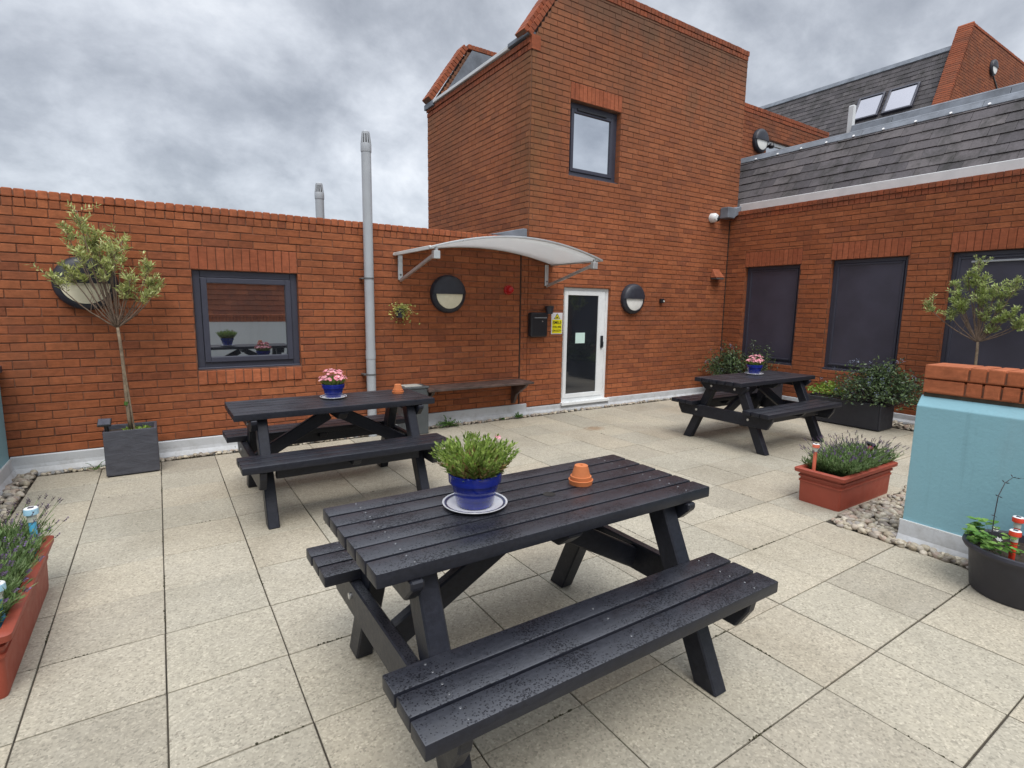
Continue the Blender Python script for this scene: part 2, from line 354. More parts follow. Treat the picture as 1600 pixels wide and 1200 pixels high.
# ------------------------------------------------------------------ mesh builder
class MB:
    def __init__(s): s.v = []; s.f = []; s.m = []
    def add(s, vs, fs, mi=0):
        o = len(s.v); s.v += [tuple(p) for p in vs]
        s.f += [tuple(i + o for i in f) for f in fs]; s.m += [mi] * len(fs); return o
    def hexa(s, p, mi=0):   # p: 4 bottom (ccw), 4 top
        s.add(p, [(3, 2, 1, 0), (4, 5, 6, 7), (0, 1, 5, 4), (1, 2, 6, 5), (2, 3, 7, 6), (3, 0, 4, 7)], mi)
    def box(s, x0, x1, y0, y1, z0, z1, mi=0):
        s.hexa([(x0, y0, z0), (x1, y0, z0), (x1, y1, z0), (x0, y1, z0), (x0, y0, z1), (x1, y0, z1), (x1, y1, z1), (x0, y1, z1)], mi)
    def beam(s, a, b, w, h, up=(0, 0, 1), mi=0):
        a, b = V(a), V(b); d = (b - a).normalized(); u = V(up); sd = d.cross(u).normalized(); u = sd.cross(d).normalized()
        q = []
        for p in (a, b):
            q.append([p + sd * w / 2 * i + u * h / 2 * j for i, j in ((-1, -1), (1, -1), (1, 1), (-1, 1))])
        s.add(q[0] + q[1], [(3, 2, 1, 0), (4, 5, 6, 7), (0, 1, 5, 4), (1, 2, 6, 5), (2, 3, 7, 6), (3, 0, 4, 7)], mi)
    def prism(s, pts, fn, a, b, mi=0):   # pts 2d, fn(u,v,t)->xyz
        n = len(pts)
        vs = [fn(u, w, a) for u, w in pts] + [fn(u, w, b) for u, w in pts]
        fs = [tuple(range(n - 1, -1, -1)), tuple(range(n, 2 * n))] + [(i, (i + 1) % n, n + (i + 1) % n, n + i) for i in range(n)]
        s.add(vs, fs, mi)
    def tube(s, pts, rad, n=6, mi=0, caps=True):
        pts = [V(p) for p in pts]
        if not isinstance(rad, (list, tuple)): rad = [rad] * len(pts)
        d0 = (pts[1] - pts[0]).normalized()
        u = d0.orthogonal().normalized(); vs = []
        for i, p in enumerate(pts):
            d = (pts[min(i + 1, len(pts) - 1)] - pts[max(i - 1, 0)]).normalized()
            u = (u - d * u.dot(d)).normalized(); w = d.cross(u)
            for k in range(n):
                a = 2 * math.pi * k / n; vs.append(p + (u * math.cos(a) + w * math.sin(a)) * rad[i])
        fs = []
        for i in range(len(pts) - 1):
            for k in range(n):
                fs.append((i * n + k, i * n + (k + 1) % n, (i + 1) * n + (k + 1) % n, (i + 1) * n + k))
        if caps:
            fs.append(tuple(range(n - 1, -1, -1))); fs.append(tuple((len(pts) - 1) * n + k for k in range(n)))
        s.add(vs, fs, mi)
    def lathe(s, prof, c, n=32, mi=0, axis='z', a0=0.0, a1=2 * math.pi, close=True):
        # prof: (r, h) list; axis 'z' up, axis '-y' towards -y
        vs = []; full = abs(a1 - a0 - 2 * math.pi) < 1e-6; m = n if full else n + 1
        for r, h in prof:
            for k in range(m):
                a = a0 + (a1 - a0) * k / n
                if axis == 'z': vs.append((c[0] + r * math.cos(a), c[1] + r * math.sin(a), c[2] + h))
                else: vs.append((c[0] + r * math.cos(a), c[1] - h, c[2] + r * math.sin(a)))
        fs = []
        for i in range(len(prof) - 1):
            for k in range(n):
                k2 = (k + 1) % m if full else k + 1
                fs.append((i * m + k, i * m + k2, (i + 1) * m + k2, (i + 1) * m + k))
        s.add(vs, fs, mi)
    def blob(s, c, r, seed=0, jit=.12, mi=0, sub=2):
        key = sub
        if key not in ICO:
            bm = bmesh.new(); bmesh.ops.create_icosphere(bm, subdivisions=sub, radius=1)
            ICO[key] = ([v.co.copy() for v in bm.verts], [tuple(v.index for v in f.verts) for f in bm.faces]); bm.free()
        vs, fs = ICO[key]; q = random.Random(seed)
        ph = [q.uniform(0, 6.3) for _ in range(6)]
        e = Euler((q.uniform(-.4, .4), q.uniform(-.4, .4), q.uniform(0, 6.3))).to_matrix()
        out = []
        for v in vs:
            k = 1 + jit * (math.sin(2.3 * v.x + ph[0]) * math.cos(2.1 * v.y + ph[1]) + .6 * math.sin(3.1 * v.z + ph[2] + v.x * 2))
            out.append(V(c) + e @ V((v.x * r[0] * k, v.y * r[1] * k, v.z * r[2] * k)))
        s.add(out, fs, mi)
    def leaf(s, p, d, L, W, n=None, mi=0, fold=.25):
        p, d = V(p), V(d).normalized()
        if n is None: n = V((rng.uniform(-1, 1), rng.uniform(-1, 1), rng.uniform(-.2, 1)))
        sd = d.cross(V(n))
        if sd.length < 1e-4: sd = d.orthogonal()
        sd.normalize(); up = sd.cross(d)
        m = p + d * L * .5 - up * W * fold
        t = p + d * L
        s.add([p, m + sd * W / 2 + up * W * fold, t, m - sd * W / 2 + up * W * fold], [(0, 1, 2), (0, 2, 3)], mi)
    def build(s, name, mats, parent=None, origin=None, bevel=0, seg=1, smooth=False, weld=False):
        if parent is not None: origin = parent['o_'] if 'o_' in parent.keys() else (0, 0, 0)
        o = V(origin) if origin is not None else V((0, 0, 0))
        me = bpy.data.meshes.new(name)
        me.from_pydata([tuple(V(p) - o) for p in s.v], [], s.f)
        if not isinstance(mats, (list, tuple)): mats = [mats]
        for k in mats: me.materials.append(k)
        me.polygons.foreach_set('material_index', s.m)
        if bevel or weld or smooth:
            bm = bmesh.new(); bm.from_mesh(me)
            if weld: bmesh.ops.remove_doubles(bm, verts=bm.verts, dist=1e-5)
            bmesh.ops.recalc_face_normals(bm, faces=bm.faces)
            if bevel:
                ed = [e for e in bm.edges if len(e.link_faces) == 2 and e.calc_face_angle(0) > R(28)]
                bmesh.ops.bevel(bm, geom=ed, offset=bevel, segments=seg, affect='EDGES', profile=.6, clamp_overlap=True)
            bm.to_mesh(me); bm.free()
        if smooth:
            me.polygons.foreach_set('use_smooth', [True] * len(me.polygons))
            if smooth != 'all': me.set_sharp_from_angle(angle=R(40))
        me.update()
        ob = bpy.data.objects.new(name, me); COL.objects.link(ob)
        if parent is not None: ob.parent = parent; ob['o_'] = tuple(o)
        else: ob.location = o; ob['o_'] = tuple(o)
        return ob
ICO = {}
def thing(name, label, cat, loc, group=None):
    o = bpy.data.objects.new(name, None); COL.objects.link(o); o.location = loc; o.empty_display_size = .1
    o['o_'] = tuple(loc); o['label'] = label; o['category'] = cat
    if group: o['group'] = group
    return o
def tag(o, label, cat, group=None):
    o['label'] = label; o['category'] = cat
    if group: o['group'] = group
    return o
def dup(root, loc, label, scale=1.0, rotz=0.0, skip=()):
    def cp(o, par):
        c = o.copy(); COL.objects.link(c)
        if par: c.parent = par
        for ch in [x for x in o.children]:
            if ch.name.split('.')[0] not in skip: cp(ch, c)
        return c
    r = cp(root, None); r.location = loc; r.scale = (scale,) * 3; r.rotation_euler = (0, 0, rotz); r['label'] = label
    return r
def text(name, s, size, loc, rot, mat, parent, bold=0.0):
    cu = bpy.data.curves.new(name, 'FONT'); cu.body = s; cu.size = size; cu.align_x = 'CENTER'; cu.align_y = 'CENTER'; cu.extrude = .0006; cu.offset = bold
    t = bpy.data.objects.new(name + '_curve', cu); COL.objects.link(t)
    dg = bpy.context.evaluated_depsgraph_get(); me = bpy.data.meshes.new_from_object(t.evaluated_get(dg))
    bpy.data.objects.remove(t); bpy.data.curves.remove(cu)
    me.materials.clear(); me.materials.append(mat)
    o = bpy.data.objects.new(name, me); COL.objects.link(o); o.parent = parent
    o.location = V(loc) - V(parent['o_']); o.rotation_euler = rot
    return o

# ------------------------------------------------------------------ brickwork
def fr(axis, P):
    if axis == 'x': return lambda u, z, d: (u, P + d, z)
    return lambda u, z, d: (P + d, u, z)
def sub(rs, h):
    out = []
    for a0, a1, b0, b1 in rs:
        h0, h1, k0, k1 = h
        if h1 <= a0 or h0 >= a1 or k1 <= b0 or k0 >= b1: out.append((a0, a1, b0, b1)); continue
        if h0 > a0: out.append((a0, h0, b0, b1))
        if h1 < a1: out.append((h1, a1, b0, b1))
        x0, x1 = max(a0, h0), min(a1, h1)
        if k0 > b0: out.append((x0, x1, b0, k0))
        if k1 < b1: out.append((x0, x1, k1, b1))
    return out
def one_brick(mb, f, flip, r, proud=0.0, mi=0, jit=.0018, dep=.014, gap=.0045):
    u0, u1, z0, z1 = r
    u0 += gap * .7; u1 -= gap * .7; z0 += gap; z1 -= gap
    if u1 - u0 < .012 or z1 - z0 < .012: return
    j = lambda a: rng.uniform(-a, a)
    d = -proud + j(jit); c = .003
    tz0, tz1 = j(.0013), j(.0013)
    fz = [(u0 + j(.002), z0 + tz0), (u1 + j(.002), z0 + tz0 + j(.001)), (u1 + j(.002), z1 + tz1), (u0 + j(.002), z1 + tz1 + j(.001))]
    cu, cz = (u0 + u1) / 2, (z0 + z1) / 2
    tu, tv = j(.0012), j(.0012)
    back = [f(a, b, d + dep) for a, b in fz]
    mid = [f(a, b, d + c) for a, b in fz]
    front = [f(a + (c if a < cu else -c), b + (c if b < cz else -c), d + (tu if a < cu else -tu) + (tv if b < cz else -tv)) for a, b in fz]
    fs = []
    for i in range(4):
        k = (i + 1) % 4
        fs += [(i, k, 4 + k, 4 + i), (4 + i, 4 + k, 8 + k, 8 + i)]
    fs.append((8, 9, 10, 11))
    if flip: fs = [tuple(reversed(q)) for q in fs]
    mb.add(back + mid + front, fs, mi)
def wall(mb, axis, P, u0, u1, z0, z1, holes=(), nob=(), thick=.25, L=.225, H=.075, proud=0.0, bi=0, ci=1, left=None, reveal=.10, zoff=None, uoff=0.0, kink=None):
    """bricks (bi) over a recessed mortar core (ci); holes pierce it, nob only leave out bricks; left(z) trims the left edge"""
    f = fr(axis, P); flip = axis == 'y'
    row = 0; z = z0 if zoff is None else zoff
    while z < z1 - .01:
        zt = min(z + H, z1); zb = max(z, z0)
        a = u0 if left is None else max(u0, left((zb + zt) / 2))
        u = u0 + uoff - L * (1 if row % 2 else .5)
        while u < u1:
            r = (max(u, a), min(u + L, u1), zb, zt)
            if r[1] - r[0] > .02:
                rs = [r]
                for h in list(holes) + list(nob): rs = sub(rs, h)
                for q in rs: one_brick(mb, f, flip, q, proud, bi)
            u += L
        z += H; row += 1
    # core in cells round the holes
    D = .008
    us = sorted({u0, u1, *[h[i] for h in holes for i in (0, 1)]}); zs = sorted({z0, z1, *[h[i] for h in holes for i in (2, 3)], *([kink] if kink else [])})
    us = [q for q in us if u0 <= q <= u1]; zs = [q for q in zs if z0 <= q <= z1]
    for i in range(len(us) - 1):
        for k in range(len(zs) - 1):
            cu, cz = (us[i] + us[i + 1]) / 2, (zs[k] + zs[k + 1]) / 2
            if any(h[0] < cu < h[1] and h[2] < cz < h[3] for h in holes): continue
            if left is None:
                p = [f(us[i], zs[k], D), f(us[i + 1], zs[k], D), f(us[i + 1], zs[k], D + thick), f(us[i], zs[k], D + thick),
                     f(us[i], zs[k + 1], D), f(us[i + 1], zs[k + 1], D), f(us[i + 1], zs[k + 1], D + thick), f(us[i], zs[k + 1], D + thick)]
            else:
                a0 = max(us[i], left(zs[k]) + .01); a1 = max(us[i], left(zs[k + 1]) + .01)
                p = [f(a0, zs[k], D), f(us[i + 1], zs[k], D), f(us[i + 1], zs[k], D + thick), f(a0, zs[k], D + thick),
                     f(a1, zs[k + 1], D), f(us[i + 1], zs[k + 1], D), f(us[i + 1], zs[k + 1], D + thick), f(a1, zs[k + 1], D + thick)]
            mb.hexa(p, ci)
    for h in holes:   # brick jambs
        z = z0
        while z < h[3]:
            a, b = max(z + .004, h[2]), min(z + H - .004, h[3])
            if b - a > .015:
                for uu in (h[0] + .0015, h[1] - .0015):
                    mb.add([f(uu, a, .003), f(uu, a, reveal), f(uu, b, reveal), f(uu, b, .003)], [(0, 1, 2, 3)], bi)
            z += H
def soldiers(mb, axis, P, u0, u1, z0, z1, W=.075, proud=.003, mi=0):
    f = fr(axis, P); n = max(1, round((u1 - u0) / W)); w = (u1 - u0) / n
    for i in range(n): one_brick(mb, f, axis == 'y', (u0 + i * w, u0 + (i + 1) * w, z0, z1), proud, mi)
def coping_run(mb, p0, p1, dep, depth, h, W=.075, mi=0, over=0.0, gap=.009):
    """bricks on edge along p0-p1, each a box: depth along dep, height h above the line"""
    p0, p1 = V(p0), V(p1); d = p1 - p0; n = max(1, round(d.length / W)); w = d.length / n; d.normalize()
    dep = V(dep).normalized(); up = dep.cross(d) if dep.cross(d).z > 0 else d.cross(dep)
    for i in range(n):
        a = p0 + d * (i * w + gap / 2); b = p0 + d * ((i + 1) * w - gap / 2)
        j = up * rng.uniform(-.002, .002) + dep * rng.uniform(-.003, .003)
        a += j; b += j
        q = [a - dep * over, b - dep * over, b + dep * depth, a + dep * depth]
        mb.hexa(q + [p + up * h for p in q], mi)
    a, b = p0 + up * .004 + d * .004, p1 + up * .004 - d * .004
    q = [a + dep * .008, b + dep * .008, b + dep * (depth - .01), a + dep * (depth - .01)]
    mb.hexa(q + [p + up * (h - .012) for p in q], mi + 1)
def slates(mb, o, ud, sd, nd, ulen, slen, w=.25, gauge=.18, mi=0, skip=()):
    o, ud, sd, nd = V(o), V(ud).normalized(), V(sd).normalized(), V(nd).normalized()
    row = 0; s = 0
    while s < slen - .02:
        st = min(s + gauge + .03, slen); u = -w * (.5 if row % 2 else 0)
        while u < ulen:
            a, b = max(0, u + .002), min(ulen, u + w - .002)
            if b - a > .03 and not any(k0 < (a + b) / 2 < k1 and j0 < (s + st) / 2 < j1 for k0, k1, j0, j1 in skip):
                lift = .014 + rng.uniform(-.003, .006); dr = rng.uniform(-.006, .006)
                q = [o + ud * a + sd * (s + dr) + nd * lift, o + ud * b + sd * (s + dr + rng.uniform(-.004, .004)) + nd * (lift + rng.uniform(-.002, .002)),
                     o + ud * b + sd * st + nd * .002, o + ud * a + sd * st + nd * .002]
                mb.hexa([p - nd * .008 for p in q] + q, mi)
            u += w
        s += gauge; row += 1
def ring(mb, axis, P, u0, u1, z0, z1, w, d0, d1, mi=0):
    """rectangular frame ring from depth d0 (front) to d1"""
    f = fr(axis, P)
    def bx(a0, a1, b0, b1):
        p = [f(a0, b0, d0), f(a1, b0, d0), f(a1, b0, d1), f(a0, b0, d1), f(a0, b1, d0), f(a1, b1, d0), f(a1, b1, d1), f(a0, b1, d1)]
        mb.hexa(p, mi)
    bx(u0, u0 + w, z0, z1); bx(u1 - w, u1, z0, z1); bx(u0 + w, u1 - w, z0, z0 + w); bx(u0 + w, u1 - w, z1 - w, z1)
def panel(mb, axis, P, u0, u1, z0, z1, d0, d1, mi=0):
    f = fr(axis, P)
    mb.hexa([f(u0, z0, d0), f(u1, z0, d0), f(u1, z0, d1), f(u0, z0, d1), f(u0, z1, d0), f(u1, z1, d0), f(u1, z1, d1), f(u0, z1, d1)], mi)

D = 6.1; W = 8.53
# ================================================================== GROUND
mb = MB(); mb.box(-14, 30, -16, 26, -.06, -.008); o = mb.build('roof_deck', M['joint']); o['kind'] = 'structure'
mb = MB(); q = random.Random(3)
xs = [-.07 + .449 * k for k in range(-2, 19)]; ys = [.96 + .456 * k for k in range(-12, 12)]
for i in range(len(xs) - 1):
    for k in range(len(ys) - 1):
        x0, x1, y0, y1 = xs[i], xs[i + 1], ys[k], ys[k + 1]
        if x0 > 3.9 and y1 < 1.9: continue
        g = [q.uniform(.0020, .0042) for _ in range(4)]; z = q.uniform(-.0012, .0012); c = .003
        tl = [z + q.uniform(-.0007, .0007) for _ in range(4)]
        a = [(x0 + g[0], y0 + g[1]), (x1 - g[2], y0 + g[1]), (x1 - g[2], y1 - g[3]), (x0 + g[0], y1 - g[3])]
        b = [(x0 + g[0] + c, y0 + g[1] + c), (x1 - g[2] - c, y0 + g[1] + c), (x1 - g[2] - c, y1 - g[3] - c), (x0 + g[0] + c, y1 - g[3] - c)]
        mb.add([(*p, -.04) for p in a] + [(*p, t - .002) for p, t in zip(a, tl)] + [(*p, t) for p, t in zip(b, tl)],
               [(0, 1, 5, 4), (1, 2, 6, 5), (2, 3, 7, 6), (3, 0, 4, 7), (4, 5, 9, 8), (5, 6, 10, 9), (6, 7, 11, 10), (7, 4, 8, 11), (8, 9, 10, 11)])
o = mb.build('paving', M['slab']); o['kind'] = 'structure'
mb = MB(); q = random.Random(23)
for _ in range(90):
    if q.random() < .5: px, py, dx, dy = q.choice(xs[:-1]), q.uniform(.3, 5.6), 0, 1
    else: px, py, dx, dy = q.uniform(-.7, 3.7), q.choice(ys[10:]), 1, 0
    for k in range(q.randint(3, 14)):
        t = q.gauss(0, .05); r = q.uniform(.0022, .0048)
        mb.blob((px + dx * t + q.uniform(-.003, .003), py + dy * t + q.uniform(-.003, .003), q.uniform(-.003, .001)), (r * 1.3, r * 1.3, r * .8), q.random(), .2, sub=1)
o = mb.build('joint_moss', M['joint_moss']); o['kind'] = 'stuff'; tag(o, 'dark moss and grit in the paving joints', 'moss')
# pebbles
mb = MB(); q = random.Random(5)
def strew(x0, x1, y0, y1, n, layers=1, big=1.0):
    for _ in range(n):
        s = q.uniform(.013, .029) * big
        mb.blob((q.uniform(x0, x1), q.uniform(y0, y1), q.uniform(-.004, .012 + .012 * (layers - 1)) + s * .2), (s * q.uniform(1, 1.45), s * q.uniform(.85, 1.15), s * q.uniform(.55, .85)), q.random(), .13)
strew(-.95, 8.0, 5.99, 6.05, 620, 1, .8)
strew(-1.10, -.985, 1.5, 6.05, 760, 2)
strew(3.965, 4.03, -.6, 1.5, 230, 2)
strew(3.975, 4.09, 1.40, 1.82, 120, 2)
strew(4.05, 5.6, 1.44, 1.85, 800, 2)
strew(5.6, 8.3, 1.44, 1.82, 260, 2, 1.2)
strew(8.05, 8.42, 1.9, 6.0, 620, 1, 1.0)
o = mb.build('pebbles', M['pebble'], smooth='all'); o['kind'] = 'stuff'; tag(o, 'rounded brown and grey pebbles filling the strip between paving and walls', 'pebbles')

# ================================================================== LOW BRICK WALL (left)
low = thing('terrace_wall', 'long low red brick wall with brick coping and one dark framed window at left', 'brick wall', (1.5, D, 0))
WZ0, WZT = .172, 2.422
hole = (.295, 1.262, .847, 1.822)
mb = MB()
sill = (.29, 1.266, .697, .847); lint = (.285, 1.262, 1.822, 2.047)
wall(mb, 'x', D, -3.2, 4.105, WZ0, WZT - .15, [hole], [sill, lint], reveal=.12)
mb.box(-3.2, 4.105, D + .02, D + .26, -.04, WZ0, 1)
mb.build('wall', [M['brick'], M['mortar']], low)
mb = MB(); soldiers(mb, 'x', D, lint[0], lint[1], lint[2], lint[3]); mb.build('lintel', [M['soldier'], M['mortar']], low)
mb = MB(); coping_run(mb, (.29, D - .012, .700), (1.266, D - .012, .700), (0, 1, 0), .14, .135, .081); mb.build('window_sill', [M['coping'], M['mortar']], low, bevel=.006, seg=2)
mb = MB(); soldiers(mb, 'x', D, -3.2, 4.105, WZT - .15, WZT - .075, .075, .001)
mb.box(-3.2, 4.105, D + .009, D + .24, WZT - .15, WZT - .076, 1)
mb.build('header_course', [M['brick'], M['mortar']], low)
mb = MB(); coping_run(mb, (-3.2, D - .006, WZT - .073), (4.12, D - .006, WZT - .073), (0, 1, 0), .26, .072, .0752)
mb.build('coping', [M['coping'], M['mortar']], low, bevel=.010, seg=2)
mb = MB()
prof = [(0, .0), (-.055, .0), (-.05, .02), (-.022, .06), (-.016, .09), (-.016, .166), (0, .172)]
mb.prism([(p[0], p[1]) for p in prof], lambda u, w, t: (t, D + .004 + u, w - .02 if w < .01 else w), -1.15, 4.238)
mb.build('upstand', M['membrane'], low, bevel=.004)
w1 = MB(); ring(w1, 'x', D, hole[0], hole[1], hole[2], hole[3], .068, .045, .125); w1.box(hole[0], hole[1], D + .02, D + .06, hole[2] - .004, hole[2] + .018)
w1 = w1.build('window', M['grey_frame'], low, bevel=.004)
mb = MB(); ring(mb, 'x', D, hole[0] + .070, hole[1] - .070, hole[2] + .070, hole[3] - .070, .052, .022, .10); mb.build('sash', M['grey_frame'], w1, bevel=.006, seg=2)
mb = MB(); panel(mb, 'x', D, hole[0] + .118, hole[1] - .118, hole[2] + .118, hole[3] - .118, .060, .066); mb.build('pane', M['glass_window'], w1)
mb = MB(); mb.prism([(3.62, 2.425), (4.22, 2.425), (4.22, 2.545), (4.16, 2.545)], lambda u, w, t: (u, D + t, w), .02, .17); mb.build('lead_flashing', M['lead'], low, bevel=.006)

# ================================================================== BRICK TOWER (centre)
tow = thing('brick_tower', 'tall red brick stair tower with white glazed door and small upper window', 'building', (6.4, D, 0))
TZ0 = .115; slope = lambda z: 4.235 if z < 4.90 else 4.235 + (z - 4.90) * .66
door_h = (4.862, 5.756, -.05, 1.795); uw = (4.885, 5.825, 3.325, 4.312)
ul = (4.88, 5.83, 4.312, 4.537); dl = (4.83, 5.79, 1.795, 1.87)
mb = MB()
wall(mb, 'x', D, 4.125, 4.235, TZ0, 2.42, thick=.1, uoff=.05)
wall(mb, 'x', D, 4.235, 8.715, TZ0, 5.70, [door_h, uw], [ul], left=slope, reveal=.12, uoff=-.06, kink=4.90)
# left flank and back
wall(mb, 'y', 4.225, D + .016, 9.31, 2.30, 4.78, thick=.25, uoff=.1)
wall(mb, 'x', 9.05, 4.24, 8.715, 4.60, 5.95, left=lambda z: 4.235 if z < 4.95 else 4.235 + (z - 4.95) * .66, thick=.24, kink=4.95)
mb.box(8.47, 8.70, D + .27, 9.03, 0, 5.6, 1)
mb.box(4.3, 8.46, D + .27, 9.02, 4.55, 4.62, 2)
mb.build('wall', [M['brick_tower'], M['mortar_grey'], M['flat_roof']], tow)
mb = MB(); soldiers(mb, 'x', D, ul[0], ul[1], ul[2], ul[3]); mb.build('lintel', [M['soldier'], M['mortar']], tow)
mb = MB()
soldiers(mb, 'x', D, 4.92, 8.715, 5.70, 5.775, .075, .006); mb.box(4.92, 8.71, D + .009, D + .25, 5.70, 5.776, 1)
coping_run(mb, (4.90, D - .012, 5.78), (8.727, D - .012, 5.78), (0, 1, 0), .27, .075)
coping_run(mb, (4.215, D - .010, 4.93), (4.87, D - .010, 5.87), (0, 1, 0), .13, .07)
coping_run(mb, (4.18, D + .03, 4.96), (4.84, D + .03, 5.91), (0, 1, 0), .22, .075)
mb.build('coping', [M['soldier_old'], M['mortar_grey']], tow, bevel=.009, seg=2); mb = MB()
coping_run(mb, (4.20, 9.04, 4.99), (4.90, 9.04, 6.00), (0, 1, 0), .27, .10)
coping_run(mb, (4.90, 9.04, 6.00), (8.72, 9.04, 6.00), (0, 1, 0), .27, .08)
mb.build('coping', [M['soldier_old'], M['mortar_grey']], tow, bevel=.009, seg=2)
mb = MB()
for z0, z1, pr in ((4.78, 4.855, .006), (4.855, 4.93, .02)): soldiers(mb, 'y', 4.225, D + .02, 9.31, z0, z1, .075, pr)
mb.box(4.235, 4.47, D + .03, 9.31, 4.78, 4.93, 1); mb.box(4.218, 4.36, D - .006, D + .05, 4.78, 4.955, 0)
mb.build('eaves_course', [M['soldier_old'], M['mortar_grey']], tow)
mb = MB(); mb.box(4.175, 4.28, 6.6, 8.98, 4.935, 4.985); mb.build('eaves_trim', M['gutter'], tow, bevel=.006)
mb = MB(); mb.box(4.17, 4.30, D + .02, 6.6, 4.945, 4.998); mb.build('lead_capping', M['lead'], tow, bevel=.006)
mb = MB(); mb.box(4.17, 4.30, 8.98, 9.33, 4.90, 4.990); mb.build('lead_capping', M['lead'], tow, bevel=.006)
mb = MB(); mb.prism([(4.30, 4.95), (8.6, 4.95), (8.6, 5.97), (4.96, 5.97)], lambda u, w, t: (u, t, w), 9.005, 9.032); mb.prism([(4.60, 5.35), (4.62, 5.35), (5.3, 4.9), (5.27, 4.9)], lambda u, w, t: (u, t, w), 8.995, 9.006)
mb.build('lead_cladding', M['lead'], tow)
mb = MB()
for x0, x1, zt in ((4.238, 4.84, .112), (4.84, 5.765, .084), (5.765, 8.50, .135)):
    pr = [(0, -.02), (-.05, -.02), (-.045, .02), (-.018, .05), (-.014, zt - .006), (0, zt)]
    mb.prism(pr, lambda u, w, t: (t, D + .003 + u, w), x0, x1)
mb.build('upstand', M['membrane'], tow, bevel=.004)
# upper window
w2 = MB(); ring(w2, 'x', D, uw[0], uw[1], uw[2], uw[3], .075, .085, .16); w2.box(uw[0], uw[1], D + .03, D + .1, uw[2] - .02, uw[2] + .02)
w2 = w2.build('window', M['grey_frame'], tow, bevel=.004)
mb = MB(); ring(mb, 'x', D, uw[0] + .077, uw[1] - .077, uw[2] + .077, uw[3] - .077, .05, .072, .13); mb.build('sash', M['grey_frame'], w2, bevel=.006, seg=2)
mb = MB(); panel(mb, 'x', D, uw[0] + .12, uw[1] - .12, uw[2] + .12, uw[3] - .12, .095, .10); mb.build('pane', M['glass_sky'], w2)
mb = MB(); mb.box(5.06, 5.60, D + .055, D + .075, uw[3] - .10, uw[3] - .065); mb.build('trickle_vent', M['black_plastic'], w2, bevel=.004)
# door
dr = MB(); ring(dr, 'x', D, 4.862, 5.756, .125, 1.795, .045, .045, .12); dr.box(4.84, 5.775, D - .05, D + .11, .085, .128)
dr = dr.build('door', M['white_pvc'], tow, bevel=.004)
mb = MB(); ring(mb, 'x', D, 4.909, 5.68, .172, 1.748, .062, .036, .095); panel(mb, 'x', D, 4.960, 5.625, .176, .240, .033, .09); panel(mb, 'x', D, 5.556, 5.622, .238, 1.69, .0365, .095); panel(mb, 'x', D, 5.684, 5.712, .172, 1.748, .055, .1)
mb.build('door_leaf', M['white_pvc'], dr, bevel=.004)
mb = MB(); panel(mb, 'x', D, 4.960, 5.562, .232, 1.692, .050, .062); mb.build('door_pane', M['glass_door'], dr)
mb = MB(); mb.box(5.615, 5.655, D + .012, D + .037, .905, 1.09); mb.beam((5.635, D, 1.0), (5.635, D, .92), .02, .02, (0, 1, 0)); mb.box(5.627, 5.643, D - .005, D + .02, .99, 1.01); mb.build('handle', M['black_plastic'], dr, bevel=.006, seg=2)
mb = MB(); panel(mb, 'x', D, 5.135, 5.315, .985, 1.14, .046, .0485); mb.build('notice', M['paper'], dr)

# joint between the low wall and the tower
mb = MB(); mb.box(4.106, 4.115, D - .003, D + .012, .18, WZT - .1); mb.build('movement_joint', M['pipe_black'], low)

# ================================================================== SIDE WING (right)
wing = thing('side_wing', 'single storey red brick wing on the right with slate roof and dark blanked windows', 'building', (W, 3, 0))
wins = [(4.775, 5.731, .628, 2.235), (3.303, 4.302, .622, 2.268), (1.845, 2.831, .622, 2.275)]
mb = MB()
lins = [(h[0] - .015, h[1] + .015, h[3], h[3] + .25) for h in wins]
wall(mb, 'y', W, -3.0, D, .12, 3.04, wins, lins, reveal=.12, zoff=.12)
mb.box(W + .02, W + .26, -3, D, -.04, .12, 1)
mb.build('wall', [M['brick'], M['mortar']], wing)
for h in lins:
    mb = MB(); soldiers(mb, 'y', W, h[0], h[1], h[2], h[3], .078); mb.build('lintel', [M['soldier'], M['mortar']], wing)
mb = MB(); soldiers(mb, 'y', W, -3, D, 3.04, 3.115, .075, .004); soldiers(mb, 'y', W, -3, D, 3.115, 3.192, .075, .016)
mb.box(W + .009, W + .24, -3, D, 3.04, 3.187, 1); mb.build('eaves_course', [M['soldier_old'], M['mortar']], wing)
mb = MB(); pr = [(0, -.02), (-.05, -.02), (-.045, .02), (-.018, .05), (-.014, .118), (0, .125)]
mb.prism(pr, lambda u, w, t: (W + .003 + u, t, w), -3, D - .02); mb.build('upstand', M['membrane'], wing, bevel=.004)
for i, h in enumerate(wins):
    w3 = MB(); ring(w3, 'y', W, h[0], h[1], h[2], h[3], .055, .075, .15); panel(w3, 'y', W, h[0], h[1], h[2] - .005, h[2] + .03, .02, .1)
    w3 = w3.build('window', M['grey_frame'], wing, bevel=.004)
    mb = MB(); ring(mb, 'y', W, h[0] + .057, h[1] - .057, h[2] + .057, h[3] - .057, .03, .062, .14); mb.build('sash', M['grey_frame'], w3, bevel=.004)
    mb = MB(); panel(mb, 'y', W, h[0] + .08, h[1] - .08, h[2] + .08, h[3] - .08, .074, .08); mb.build('blank_panel', M['shutter'], w3)
    mb = MB(); panel(mb, 'y', W, h[0] + .07, h[1] - .07, h[2] + .075, h[2] + .10, .045, .075); mb.build('sill_bead', M['grey_frame'], w3, bevel=.004)
    if i == 2:
        mb = MB(); panel(mb, 'y', W, h[0] + .08, h[1] - .2, h[3] - .135, h[3] - .112, .045, .07); mb.build('trickle_vent', M['pipe'], w3, bevel=.003)  # pale grey here paints the highlight line along the vent
mb = MB(); mb.box(8.77, 8.85, -3, D - .01, 3.10, 3.30); mb.build('fascia', M['lead_dark'], wing)
